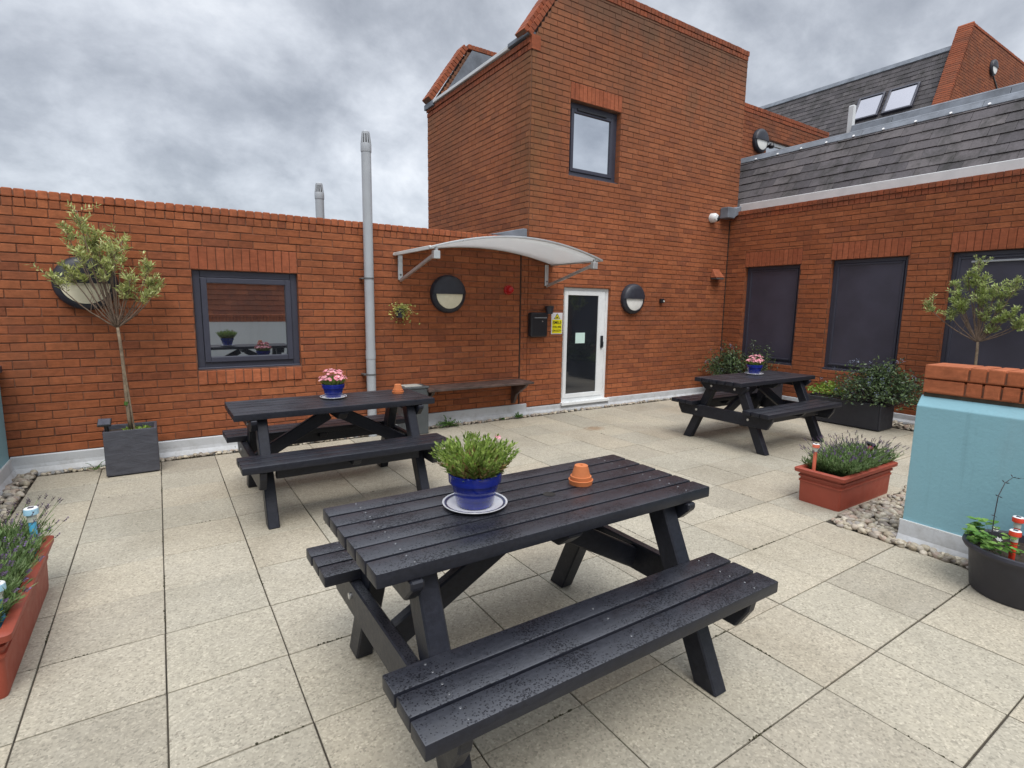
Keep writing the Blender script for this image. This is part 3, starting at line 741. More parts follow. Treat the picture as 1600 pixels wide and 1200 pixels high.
mb = MB(); mb.box(8.735, 8.86, -3, D - .02, 3.195, 3.352); mb.build('gutter', M['gutter'], wing, bevel=.006, seg=1)
mb = MB(); o0 = V((8.80, -3, 3.33)); sd = V((.69, 0, .985)).normalized(); nd = V((-.985, 0, .69)).normalized()
slates(mb, o0, (0, 1, 0), sd, nd, 9.98, 1.19, .27, .178)
mb.hexa([o0 - nd * .03, o0 + V((0, 9.98, 0)) - nd * .03, o0 + V((0, 9.98, 0)) - nd * .1, o0 - nd * .1] + [p + sd * 1.2 for p in (o0 - nd * .03, o0 + V((0, 9.98, 0)) - nd * .03, o0 + V((0, 9.98, 0)) - nd * .1, o0 - nd * .1)], 1)
mb.build('slate_roof', [M['slate'], M['lead_dark']], wing)
def lead_ridge(name, o0, y0, y1, sd, nd, h, parent, dots):
    mb = MB()
    q = [o0 + nd * .022, o0 - nd * .06]
    y = y0
    while y < y1:
        ye = min(y + 1.5, y1)
        a = [V((p.x, y + .002, p.z)) for p in q]; b = [V((p.x, ye - .002, p.z)) for p in q]
        up = sd * h
        mb.hexa([a[0], b[0], b[1], a[1], a[0] + up, b[0] + up, b[1] + up, a[1] + up]); y = ye
    a0 = o0 + sd * h; mb.tube([V((a0.x, y0, a0.z)) - nd * .02, V((a0.x, y1, a0.z)) - nd * .02], .045, 10)
    r = mb.build(name, M['lead'], parent, bevel=.005)
    for y in dots:
        mb = MB(); c = o0 + nd * .028 + sd * .015; mb.tube([V((c.x, y, c.z)), V((c.x, y, c.z)) + nd * .012], .017, 10); mb.build('clip', M['clip'], r)
lead_ridge('lead_ridge', o0 + sd * 1.10, -3, 6.98, sd, nd, .12, wing, [6.7 - .42 * i for i in range(14)])
mb = MB(); mb.box(9.45, 10.35, -3, 6.98, 4.10, 4.16); mb.build('flat_roof', M['flat_roof'], wing)
o2 = V((10.36, -3, 4.50)); s2 = V((.3, 0, .95)).normalized(); n2 = V((-.95, 0, .3)).normalized()
mb = MB(); mb.box(10.35, 10.42, -3, 5.14, 4.1, 4.56); mb.build('roof_kerb', M['slate_far'], wing)
lead_ridge('rear_lead_ridge', o2 + s2 * .02, -3, 5.14, s2, n2, .20, wing, [4.95 - .42 * i for i in range(8)])
mb = MB(); mb.box(8.23, 8.42, D - .17, D - .005, 3.06, 3.24); mb.hexa([(8.42, D - .17, 3.08), (8.6, D - .16, 3.17), (8.6, D - .01, 3.17), (8.42, D - .01, 3.08), (8.42, D - .17, 3.24), (8.6, D - .16, 3.29), (8.6, D - .01, 3.29), (8.42, D - .01, 3.24)]); mb.build('lead_hopper', M['lead'], wing, bevel=.01)
mb = MB(); mb.box(8.51, 8.525, D - .010, D - .002, .3, 3.05); mb.build('corner_crack_shade', M['pipe_black'], wing)  # thin dark strip painting the shaded crack where the two walls meet

# ================================================================== REAR WALL BESIDE THE TOWER
rear = thing('rear_wall', 'weathered brick wall set back right of the tower with a small white window', 'brick wall', (11, 7, 3))
mb = MB(); wall(mb, 'x', 7.0, 8.72, 13.2, 3.6, 5.41, [(10.82, 11.9, 4.2, 5.02)], thick=.25); mb.build('wall', [M['brick_old'], M['mortar']], rear)
mb = MB(); soldiers(mb, 'x', 7.0, 8.72, 13.2, 5.41, 5.485, .075, .006); mb.box(8.72, 13.2, 7.009, 7.25, 5.41, 5.486, 1); coping_run(mb, (8.72, 6.99, 5.49), (13.2, 6.99, 5.49), (0, 1, 0), .27, .072)
mb.build('coping', [M['soldier_old'], M['mortar']], rear, bevel=.006)
w4 = MB(); ring(w4, 'x', 7.0, 10.82, 11.9, 4.2, 5.02, .07, .06, .13); w4 = w4.build('window', M['white_pvc'], rear, bevel=.004)
mb = MB(); panel(mb, 'x', 7.0, 10.88, 11.84, 4.26, 4.96, .09, .096); mb.build('pane', M['glass_window'], w4)

# ================================================================== UPPER BUILDING (far right)
upb = thing('upper_building', 'farther slate roofed building with brick gable and two roof windows at upper right', 'building', (20, 8, 5))
rs = V((.596, 0, 1.113)).normalized(); rn = V((-1.113, 0, .596)).normalized()
YG = 7.2; RL = 9.0
ro = V((19.2, 0, 7.533)) - rs * 2.24
ro.y = YG
mb = MB()
def on_roof(y, s): return ro + V((0, y - YG, 0)) + rs * s
slates(mb, ro, (0, 1, 0), rs, rn, RL, 4.22, .27, .175)
q = [ro - rn * .02, ro + V((0, RL, 0)) - rn * .02, ro + V((0, RL, 0)) - rn * .1, ro - rn * .1]
mb.hexa(q + [p + rs * 4.23 for p in q], 1); mb.build('slate_roof', [M['slate_far'], M['lead_dark']], upb)
mb = MB(); a = ro + rs * 4.19
q = [a + rn * .04, a + V((0, RL, 0)) + rn * .04, a + V((0, RL, 0)) - rn * .4, a - rn * .4]; mb.hexa([p - rs * .14 for p in q] + [p + rs * .04 for p in q]); mb.build('lead_ridge', M['lead'], upb, bevel=.01)
pl_ = lambda z: 19.2 + (z - 7.539) * .47
mb = MB(); wall(mb, 'x', 6.856, 18.0, 25.0, 5.3, 9.66, left=pl_, thick=.36)
mb.build('gable_wall', [M['brick_old'], M['mortar_grey']], upb)
mb = MB(); coping_run(mb, (pl_(5.3) - .05, 6.84, 5.35), (pl_(9.74) - .05, 6.84, 9.74), (0, 1, 0), .39, .09); coping_run(mb, (pl_(9.66) - .03, 6.84, 9.665), (25.0, 6.84, 9.665), (0, 1, 0), .39, .08)
mb.build('coping', [M['soldier_old'], M['mortar_grey']], upb, bevel=.008)
S0 = 2.24
for ya, yb in ((8.72, 9.49), (7.79, 8.61)):
    s0, s1 = S0 - .02, S0 + .865
    fm = MB()
    def rb(y0, y1, a, b, h0, h1, mbx):
        p = [on_roof(y0, a) + rn * h0, on_roof(y1, a) + rn * h0, on_roof(y1, b) + rn * h0, on_roof(y0, b) + rn * h0]
        mbx.hexa(p + [k + rn * (h1 - h0) for k in p])
    t = .06
    rb(ya, ya + t, s0, s1, 0, .10, fm); rb(yb - t, yb, s0, s1, 0, .10, fm); rb(ya + t, yb - t, s0, s0 + t, 0, .10, fm); rb(ya + t, yb - t, s1 - t, s1, 0, .10, fm)
    sk = fm.build('skylight', M['grey_frame'], upb, bevel=.008)
    pm = MB(); rb(ya + t, yb - t, s0 + t, s1 - t, .06, .07, pm); pm.build('pane', M['glass_roof'], sk)

# vent post on the roof
mb = MB(); mb.box(10.46, 10.54, 5.15, 5.25, 4.1, 5.10)
o = mb.build('vent_post', M['gutter'], origin=(10.5, 5.2, 4.15), bevel=.012); tag(o, 'short pale grey post standing at the end of the lead roof ridge', 'post')

# ================================================================== BLUE WALLS
def blue_wall(name, label, xface, side, y0, y1, ztop, coping):
    t = thing(name, label, 'painted wall', (xface, (y0 + y1) / 2, 0))
    s = side
    th = .30
    mb = MB()
    prof = [(0, .15), (0, ztop - .065), (.055, ztop), (th, ztop), (th, .15)]
    mb.prism(prof, lambda u, w, k: (xface + s * u, k, w), y0, y1); mb.build('wall', M['blue_paint'], t, bevel=.006, seg=2)
    mb = MB(); mb.prism([(-.05, -.02), (-.045, .02), (-.02, .06), (-.012, .148), (th + .01, .148), (th + .01, -.02)], lambda u, w, k: (xface + s * u, k, w), y0, y1 + .012); mb.build('upstand', M['membrane'], t, bevel=.004)
    mb = MB(); mb.box(min(xface - s * .012, xface), max(xface - s * .012, xface), y0, y1 + .013, .147, .156); mb.build('drip_trim', M['gutter'], t)
    return t
bw = blue_wall('parapet_wall', 'pale blue painted parapet with brick coping at the right edge', 4.064, 1, -3.2, 1.43, .990, True)
mb = MB(); mb.box(4.112, 4.36, -3.2, 1.415, .985, 1.010); mb.build('damp_course', M['joint'], bw)
mb = MB()
for z, pr, st in ((1.008, .0, .21), (1.101, -.006, .222)):
    x0 = 4.098 + pr
    mb.box(x0, x0 + .10, 1.42 - st, 1.42, z + .004, z + .089, 0); mb.box(x0 + .11, x0 + .27, 1.42 - st, 1.42, z + .004, z + .089, 0)
    y = 1.42 - st - .010
    while y > -3.1:
        j = rng.uniform(-.003, .003); mb.box(x0 + j, x0 + .27, y - .076, y, z + .004, z + .089 + j * .5, 0); y -= .086
    mb.box(x0 + .012, x0 + .26, -3.2, 1.405, z - .001, z + .080, 1)
mb.build('coping', [M['coping'], M['mortar']], bw, bevel=.008, seg=2)
bl = blue_wall('parapet_wall', 'pale blue painted parapet with dark capping at the left edge', -1.15, -1, 1.0, 6.075, .90, False)
mb = MB(); mb.box(-1.47, -1.125, 1.0, 6.08, .905, .965); mb.build('capping', M['grey_frame'], bl, bevel=.006)

# wall opposite (seen in the window's reflection)
opp = thing('opposite_wall', 'white painted wall with brick coping mirrored in the left window', 'painted wall', (1.5, -3.4, 0))
mb = MB(); mb.box(-3, 3.3, -3.7, -3.4, 0, 1.0); mb.build('wall', M['white_paint'], opp)
mb = MB(); coping_run(mb, (3.3, -3.39, 1.0), (-3, -3.39, 1.0), (0, -1, 0), .3, .11, .08); coping_run(mb, (3.3, -3.38, 1.11), (-3, -3.38, 1.11), (0, -1, 0), .3, .08, .08); mb.build('coping', [M['coping'], M['mortar']], opp, bevel=.006)
mb = MB(); slates(mb, (3.3, -3.75, 1.15), (-1, 0, 0), (0, -.5, .85), (0, .85, .5), 6.3, 1.7, .3, .16); mb.box(-3, 3.3, -4.9, -4.7, 0, 2.6); mb.build('tiled_roof', M['brick_old'], opp)

# ================================================================== BULKHEAD LAMPS
def bulkhead(c, label, lens):
    t = thing('wall_lamp', label, 'wall light', c, 'round half covered bulkhead lights on the walls')
    r = .232
    mb = MB(); mb.lathe([(0, .02), (r, .0), (r, .045), (r - .012, .062), (r - .045, .078), (r - .052, .07), (0, .066)], c, 40, axis='-y'); mb.build('base', M['lamp_black'], t, smooth=True)
    mb = MB(); n = 20
    pr = [(r - .004, .05), (r - .006, .070), (r - .03, .094), (r - .09, .112), (0.0, .118)]
    mb.lathe(pr, c, n, axis='-y', a0=0, a1=math.pi)
    vs = []
    for rr, h in pr: vs.append((c[0] + rr, c[1] - h, c[2]))
    vl = [(c[0] - rr, c[1] - h, c[2]) for rr, h in pr[:-1]]
    k = len(vs); mb.add(vs + vl[::-1], [tuple(range(k + len(vl)))])
    mb.build('hood', M['lamp_black'], t, smooth=True, weld=True)
    mb = MB(); mb.lathe([(r - .05, .06), (r - .055, .078), (r - .10, .090), (0, .096)], c, 20, axis='-y', a0=math.pi, a1=2 * math.pi); mb.build('diffuser', M[lens], t, smooth=True, weld=True)
bulkhead((-.515, D - .002, 1.662), 'round black wall light behind the potted tree, cream lower half', 'lens')
bulkhead((3.015, D - .002, 1.652), 'round black wall light with cream lower half left of the red beacon', 'lens')
bulkhead((6.20, D - .002, 1.654), 'round black wall light with white lower half right of the white door', 'lens_white')
bulkhead((10.55, 6.998, 4.93), 'round wall light high on the set back wall beside the tower', 'lens_white')
bulkhead((21.92, 6.854, 8.94), 'round wall light high on the far brick gable', 'lens_white')
mb = MB(); c = (10.84, 6.9, 4.86); mb.lathe([(0, -.05), (.045, -.04), (.06, 0), (.04, .05), (0, .06)], c, 14); mb.box(c[0] - .02, c[0] + .02, 6.9, 7.0, 4.85, 4.89)
o = mb.build('security_sensor', M['black_plastic'], origin=c, smooth=True); tag(o, 'small black sensor fixed between high wall light and white window', 'sensor')
mb = MB(); mb.tube([(22.08, 6.84, 8.73), (22.95, 6.84, 8.20)], .02, 6); o = mb.build('conduit', M['pipe_dark'], origin=(22.4, 6.84, 8.5)); tag(o, 'thin cable conduit sloping down from the far gable light', 'cable')

# ================================================================== PIPES
def flue(c, r, z0, z1, label, clips=()):
    t = thing('flue_pipe', label, 'pipe', (c[0], c[1], z0), 'grey vent pipes with slotted caps')
    mb = MB(); mb.lathe([(r, z0), (r, z1 - .16)], (c[0], c[1], 0), 28)
    mb.lathe([(r * 1.08, .9 if z0 < .5 else z0 + .1), (r * 1.08, 1.0 if z0 < .5 else z0 + .2)], (c[0], c[1], 0), 28); mb.build('pipe', M['pipe'], t, smooth=True)
    mb = MB(); a = z1 - .16
    mb.lathe([(r * 1.06, a - .06), (r * 1.1, a - .05), (r * 1.1, a + .02), (r * 1.04, a + .03)], (c[0], c[1], 0), 28)
    mb.lathe([(r * .70, a + .02), (r * .55, a + .12)], (c[0], c[1], 0), 20, mi=1)
    mb.lathe([(r * .80, a + .125), (r * .75, a + .15), (r * .4, a + .165), (0, a + .165)], (c[0], c[1], 0), 24)
    for k in range(12):
        g = k * math.pi / 6
        mb.beam((c[0] + r * 1.02 * math.cos(g), c[1] + r * 1.02 * math.sin(g), a + .02), (c[0] + r * .74 * math.cos(g), c[1] + r * .74 * math.sin(g), a + .14), .012, .008, (math.cos(g), math.sin(g), .2))
    mb.build('cowl', [M['pipe'], M['pipe_dark']], t, smooth=True)
    for z in clips:
        mb = MB(); mb.lathe([(r * 1.0, z - .008), (r * 1.07, z - .008), (r * 1.07, z + .008), (r, z + .008)], (c[0], c[1], 0), 28); mb.box(c[0] - r * 1.6, c[0] - r * .9, c[1], D, z - .008, z + .008); mb.build('pipe_clip', M['pipe_dark'], t, smooth=True)
flue((2.0, 6.0), .052, .0, 3.36, 'tall grey vent pipe rising in front of the low brick wall', (1.80, .72))
flue((1.99, 8.0), .058, 1.0, 3.17, 'shorter grey vent pipe poking up behind the low brick wall')

# ================================================================== CANOPY
can = thing('door_canopy', 'curved opal canopy on white brackets above the door and bench', 'canopy', (3.5, D, 2.1))
def arc(u): return 2.092 + .142 * (1 - (2 * u - 1) ** 2) + .015 * math.sin(math.pi * u)
x0, x1, yb_, yf = 2.33, 4.62, D - .004, 5.095
mb = MB(); n = 28; vs = []; fs = []
for j in range(5):
    y = yb_ + (yf - yb_) * j / 4
    for i in range(n + 1):
        u = i / n; vs.append((x0 + (x1 - x0) * u, y, arc(u) + (.028 * j / 4) * math.sin(math.pi * u)))
for j in range(4):
    for i in range(n): fs.append((j * (n + 1) + i, j * (n + 1) + i + 1, (j + 1) * (n + 1) + i + 1, (j + 1) * (n + 1) + i))
mb.add(vs, fs); k = mb.build('sheet', M['poly'], can, smooth='all')
md = k.modifiers.new('thick', 'SOLIDIFY'); md.thickness = .006
for nm, y, h, ex in (('front_rail', yf, .014, .028), ('wall_rail', yb_ - .01, .012, 0)):
    mb = MB(); pts = []
    for i in range(n + 1):
        u = i / n; pts.append(V((x0 - .01 + (x1 - x0 + .04) * u, y, arc(u) + ex * math.sin(math.pi * u))))
    vs = []; fs = []
    for p in pts:
        vs += [p + V((0, -.014, -h)), p + V((0, .014, -h)), p + V((0, .014, h * .5)), p + V((0, -.014, h * .5))]
    for i in range(n):
        for q_ in range(4): fs.append((4 * i + q_, 4 * i + (q_ + 1) % 4, 4 * i + 4 + (q_ + 1) % 4, 4 * i + 4 + q_))
    fs += [(3, 2, 1, 0), (4 * n, 4 * n + 1, 4 * n + 2, 4 * n + 3)]
    mb.add(vs, fs); mb.build(nm, M['alu'] if ex else M['bracket'], can, bevel=.003)
for xe in (x0 + .005, x1 - .005):
    mb = MB(); mb.beam((xe, yb_, arc(0)), (xe, yf, arc(0)), .02, .036); mb.build('side_rail', M['bracket'] if xe < 3 else M['alu'], can, bevel=.003)
for bx in (2.405, 4.535):
    mb = MB()
    mb.box(bx - .028, bx + .028, D - .02, D, 1.80, 2.085); mb.beam((bx, D - .015, 1.795), (bx, yf + .015, 2.04), .028, .034); mb.box(bx - .035, bx + .035, yf - .01, yf + .05, 1.985, 2.065); mb.box(bx - .015, bx + .015, yf + .002, yf + .03, 2.06, 2.10)
    br = mb.build('bracket', M['alu'], can, bevel=.004)
    mb = MB(); mb.tube([(bx, D - .022, 1.86), (bx, D - .027, 1.86)], .011, 10); mb.build('bolt', M['pipe_dark'], br)

# ================================================================== SMALL WALL ITEMS
mb = MB(); c = (3.905, D, 1.728); mb.lathe([(0, 0), (.062, 0), (.062, .03), (.052, .04), (.05, .07), (.035, .095), (0, .105)], c, 24, axis='-y')
o = mb.build('fire_beacon', M['red'], origin=c, smooth=True); tag(o, 'small round red alarm beacon on the wall under the canopy', 'alarm')
# post box
pbx = thing('letter_box', 'black wall mounted metal letter box left of the yellow sign', 'letter box', (4.375, D, 1.27))
mb = MB(); mb.box(4.235, 4.52, D - .09, D, 1.10, 1.435); mb.build('body', M['black_plastic'], pbx, bevel=.03, seg=4)
mb = MB(); mb.box(4.245, 4.51, D - .10, D - .085, 1.355, 1.425); mb.build('flap', M['black_plastic'], pbx, bevel=.006, seg=2)
mb = MB()
q = random.Random(11); x = 4.285
while x < 4.475:
    w = q.uniform(.012, .024); mb.box(x, x + w, D - .1025, D - .1005, 1.357, 1.370 + q.uniform(0, .004)); x += w + .005
mb.build('lettering', M['print_grey'], pbx)
mb = MB(); mb.tube([(4.425, D - .089, 1.315), (4.425, D - .096, 1.315)], .008, 12); mb.build('lock', M['bolt'], pbx)
# sign
sg = thing('warning_sign', 'yellow and white camera warning sign between letter box and door', 'sign', (4.74, D, 1.28))
mb = MB(); mb.box(4.64, 4.842, D - .008, D - .001, 1.13, 1.432); mb.build('plate', M['white_sign'], sg, bevel=.004)
mb = MB(); mb.box(4.655, 4.828, D - .0105, D - .0085, 1.143, 1.335); mb.build('yellow_field', M['yellow'], sg)
mb = MB(); mb.prism([(4.685, 1.345), (4.797, 1.345), (4.741, 1.425)], lambda u, w, t: (u, D + t, w), -.0105, -.0085); mb.build('triangle', M['ink'], sg)
mb = MB(); mb.prism([(4.697, 1.351), (4.785, 1.351), (4.741, 1.413)], lambda u, w, t: (u, D + t, w), -.012, -.011); mb.build('triangle_fill', M['yellow'], sg)
mb = MB(); mb.box(4.724, 4.752, D - .0135, D - .0125, 1.362, 1.376); mb.box(4.752, 4.760, D - .0135, D - .0125, 1.366, 1.372); mb.box(4.732, 4.738, D - .0135, D - .0125, 1.355, 1.362); mb.build('camera_symbol', M['ink'], sg)
for s_, z, sz in (('SMILE', 1.293, .060), ('YOU ARE', 1.232, .036), ('ON CCTV', 1.178, .036)):
    text('lettering', s_, sz, (4.741, D - .0115, z), (R(90), 0, 0), M['ink'], sg, .0008)
# sensor, camera, vent hood
mb = MB(); mb.box(6.83, 6.895, D - .055, D, 1.60, 1.67); o = mb.build('door_sensor', M['black_plastic'], origin=(6.862, D, 1.636), bevel=.008, seg=2); tag(o, 'small square black sensor on the brick right of the wall light', 'sensor')
mb = MB(); mb.lathe([(0, .012), (.012, .01), (.014, 0)], (6.878, D - .056, 1.628), 12, axis='-y'); mb.build('sensor_eye', M['clear'], o, smooth=True)
cam_t = thing('dome_camera', 'white dome security camera near the roof gutter corner', 'camera', (8.02, D, 3.05))
mb = MB(); c = (8.02, D, 3.05); mb.lathe([(.078, 0), (.078, .045), (.072, .08), (.05, .11), (0, .118)], c, 24, axis='-y'); mb.build('housing', M['white_pvc'], cam_t, smooth=True)
mb = MB(); mb.blob((8.055, D - .085, 3.035), (.052, .052, .052), 1, 0); mb.build('lens', M['black_plastic'], cam_t, smooth='all')
mb = MB(); mb.hexa([(8.08, D - .13, 2.055), (8.32, D - .13, 2.06), (8.32, D, 2.06), (8.08, D, 2.055), (8.12, D - .02, 2.20), (8.30, D - .02, 2.20), (8.30, D, 2.21), (8.12, D, 2.21)])
o = mb.build('vent_hood', M['soldier'], origin=(8.2, D, 2.1), bevel=.008); tag(o, 'brick coloured vent cowl on the wall near the inner corner', 'vent')
mb = MB(); mb.box(8.10, 8.30, D - .12, D - .01, 2.03, 2.054); mb.build('vent_grille', M['pipe_dark'], o)

# ================================================================== WALL BENCH
wb = thing('wall_bench', 'weathered dark brown slatted bench fixed along the wall beside the door', 'bench', (3.36, 5.9, 0))
mb = MB()
for k in range(4):
    y = D - .015 - k * .098; mb.box(2.60 + rng.uniform(-.02, .02), 4.10 + rng.uniform(-.01, .01), y - .078, y, .505 + rng.uniform(-.002, .002), .533 + rng.uniform(-.002, .002))
mb.build('seat', M['oak'], wb, bevel=.005)
for bx in (2.66, 4.0):
    mb = MB()
    mb.prism([(D - .002, .50), (D - .37, .50), (D - .33, .46), (D - .12, .33), (D - .055, .20), (D - .002, .19)], lambda u, w, t: (bx + t, u, w), -.022, .022)
    b_ = mb.build('bracket', M['oak'], wb, bevel=.006)
# bin
bn = thing('litter_bin', 'slim dark grey bin with pale lid at the end of the wall bench', 'bin', (2.45, 5.88, 0))
mb = MB(); mb.box(2.30, 2.605, 5.765, 6.0, 0, .545); mb.build('body', M['bin_grey'], bn, bevel=.012, seg=2)
mb = MB(); mb.box(2.29, 2.612, 5.755, 6.01, .547, .572); mb.build('lid', M['bin_grey'], bn, bevel=.006)
mb = MB(); mb.box(2.33, 2.54, 5.80, 5.97, .5725, .579); mb.build('lid_plate', M['bin_lid'], bn)

# ================================================================== PICNIC TABLES
TH, BH = .755, .47
def picnic(loc, label):
    t = thing('picnic_table', label, 'picnic table', loc, 'black recycled plastic picnic tables')
    X, Y, _ = loc; L = .747
    mb = MB(); n = 6; wt = .60; pw = (wt - .010 * 5) / 6
    for k in range(n):
        y = Y + .012 - wt / 2 + k * (pw + .010); a, b = rng.uniform(-.002, .002), rng.uniform(-.002, .002)
        mb.box(X - L + a, X + L + b, y, y + pw, TH - .046, TH + rng.uniform(-.0008, .0008))
    top = mb.build('tabletop', M['plank'], t, bevel=.006, seg=2, smooth=True)
    seats = []
    for s in (-1, 1):
        mb = MB(); pw2 = (.302 - .020) / 3
        for k in range(3):
            y = Y + s * .6275 - (0 if s < 0 else .302) + k * (pw2 + .010)
            mb.box(X - L + rng.uniform(-.002, .002), X + L + rng.uniform(-.002, .002), y, y + pw2, BH - .046, BH + rng.uniform(-.0008, .0008))
        seats.append(mb.build('bench_seat', M['plank'], t, bevel=.006, seg=2, smooth=True))
    for sx in (-1, 1):
        for sy in (-1, 1):
            mb = MB(); x = X + sx * .562
            tp, ft, hw = Y + sy * .165, Y + sy * .490, .054
            mb.prism([(tp - hw, TH - .05), (tp + hw, TH - .05), (ft + hw, 0), (ft - hw, 0)] if sy > 0 else [(tp - hw, TH - .05), (tp + hw, TH - .05), (ft + hw, 0), (ft - hw, 0)], lambda u, w, k: (x + k, u, w), -.038, .036)
            mb.build('leg', M['plank'], t, bevel=.006)
        mb = MB(); xo = X + sx * .60
        a, b = (xo, xo + sx * .045)
        mb.prism([(Y - .61, BH - .05), (Y + .61, BH - .05), (Y + .60, BH - .10), (Y + .55, BH - .185), (Y - .55, BH - .185), (Y - .60, BH - .10)], lambda u, w, k: (k, u, w), min(a, b), max(a, b))
        cb = mb.build('cross_beam', M['plank'], t, bevel=.006)
        for yb2 in (-.335, .335):
            mb = MB(); xx = X + sx * .645
            mb.tube([(xx, Y + yb2, BH - .11), (xx + sx * .007, Y + yb2, BH - .11)], .013, 12); mb.build('bolt', M['bolt'], cb, smooth=True)
        mb = MB()
        mb.prism([(Y - .30, TH - .048), (Y + .30, TH - .048), (Y + .30, TH - .075), (Y + .24, TH - .135), (Y - .24, TH - .135), (Y - .30, TH - .075)], lambda u, w, k: (k, u, w), min(a, b), max(a, b))
        tb = mb.build('top_beam', M['plank'], t, bevel=.006)
        for yb2 in (-.15, .15):
            mb = MB(); xx = X + sx * .645
            mb.tube([(xx, Y + yb2, TH - .09), (xx + sx * .007, Y + yb2, TH - .09)], .013, 12); mb.build('bolt', M['bolt'], tb, smooth=True)
        mb = MB(); mb.beam((X + sx * .045, Y, TH - .10), (X + sx * .597, Y, BH - .12), .045, .095); mb.build('brace', M['plank'], t, bevel=.006)
        mb = MB(); y0 = Y + sx * .455
        mb.box(X - .525, X + .525, y0 - .02, y0 + .02, BH - .145, BH - .047); mb.build('seat_rail', M['plank'], t, bevel=.005)
        mb = MB(); yc = Y + sx * .47
        mb.prism([(yc - .13, BH - .048), (yc + .13, BH - .048), (yc + .13, BH - .06), (yc + .09, BH - .10), (yc - .09, BH - .10), (yc - .13, BH - .06)], lambda u, w, k: (X + k, u, w), -.03, .03); mb.build('seat_batten', M['plank'], t, bevel=.005)
    mb = MB(); mb.prism([(Y - .28, TH - .048), (Y + .28, TH - .048), (Y + .28, TH - .06), (Y + .22, TH - .11), (Y - .22, TH - .11), (Y - .28, TH - .06)], lambda u, w, k: (X + k, u, w), -.035, .035); mb.build('top_batten', M['plank'], t, bevel=.005)
    mb = MB(); mb.lathe([(0, TH + .0014), (.022, TH + .0014), (.026, TH + .0009)], (X + .085, Y - .005, 0), 20); mb.build('parasol_hole', M['ink'], top)
    return t, top, seats
def add_screws(t, top, seats, X, Y):
    scr = MB(); scr.lathe([(0, .0012), (.0038, .0012), (.0048, 0)], (0, 0, 0), 10)
    first = scr.build('screw', M['screw'], smooth=True); me = first.data
    bpy.data.objects.remove(first)
    def put(x, y, z, par):
        o = bpy.data.objects.new('screw', me); COL.objects.link(o); o.parent = par; o.location = V((x, y, z)) - V(par['o_'])
    pw = (.60 - .050) / 6
    for k in range(6):
        yc = Y + .012 - .30 + k * (pw + .010) + pw / 2
        for sx in (-1, 1):
            for dy in (-.024, .024): put(X + sx * .622 + rng.uniform(-.004, .004), yc + dy + rng.uniform(-.003, .003), TH + .0008, top)
    for s, ob in zip((-1, 1), seats):
        for k in range(3):
            yc = Y + s * .6275 - (0 if s < 0 else .302) + k * .104 + .047
            for sx in (-1, 1):
                for dy in (-.022, .022): put(X + sx * .622 + rng.uniform(-.004, .004), yc + dy + rng.uniform(-.003, .003), BH + .0008, ob)
            put(X + rng.uniform(-.006, .006), yc + rng.uniform(-.02, .02), BH + .0008, ob)
T1 = (1.217, 1.70, 0)
t1, top1, seats1 = picnic(T1, 'wet black plank picnic table in the foreground, nearest to the camera')
t2 = dup(t1, (1.128, 4.315, 0), 'black plank picnic table in front of the left window and pipe')
t3 = dup(t1, (5.83, 3.655, 0), 'black plank picnic table at the back right near the dark windows', .988, skip=('parasol_hole',))
add_screws(t1, top1, seats1, T1[0], T1[1])

# ================================================================== POTS ON TABLES
def spray(mb, base, h, n, spread, leafL, leafW, step=.012, up=.6, mi=0):
    """one upright sprig with small leaves all round"""
    d = V((rng.uniform(-1, 1) * spread, rng.uniform(-1, 1) * spread, 1)).normalized()
    return d
def blue_pot(loc, r=.082, h=.105, label='', grp='blue glazed flower pots on tables'):
    X, Y, Z = loc
    t = thing('flower_pot', label, 'potted plant', loc, grp)
    mb = MB(); k = r
    mb.lathe([(0, 0), (k * .66, 0), (k * .70, .006), (k * .92, h * .70), (k * 1.0, h * .72), (k * 1.03, h * .98), (k * 1.0, h), (k * .92, h), (k * .90, h * .85), (0, h * .85)], loc, 40); mb.build('pot', M['navy'], t, smooth=True)
    mb = MB(); mb.lathe([(0, h * .86), (k * .90, h * .86)], loc, 24); mb.build('soil', M['soil'], t)
    return t
def plate(loc, r, label):
    t = thing('saucer_plate', label, 'plate', loc, 'white plates under the blue pots')
    mb = MB(); mb.lathe([(0, .003), (r * .62, .003), (r * .70, .006), (r * .98, .016), (r, .0175), (r * .985, .013), (r * .68, 0), (0, 0)], loc, 48); mb.build('plate', M['china'], t, smooth='all')
    mb = MB(); mb.lathe([(r * .865, .0135), (r * .94, .0162)], loc, 48); mb.build('rim_band', M['china_blue'], t)
    return t
P1 = (.98, 1.745, TH)
plate(P1, .126, 'white plate with dark rim band under the pot of green sprigs')
q1 = (P1[0], P1[1], TH + .006)
pt = blue_pot(q1, .101, .130, 'blue glazed pot of bushy green sprigs on the nearest table')
mb = MB(); dry = MB(); q = random.Random(21)
zb = q1[2] + .113
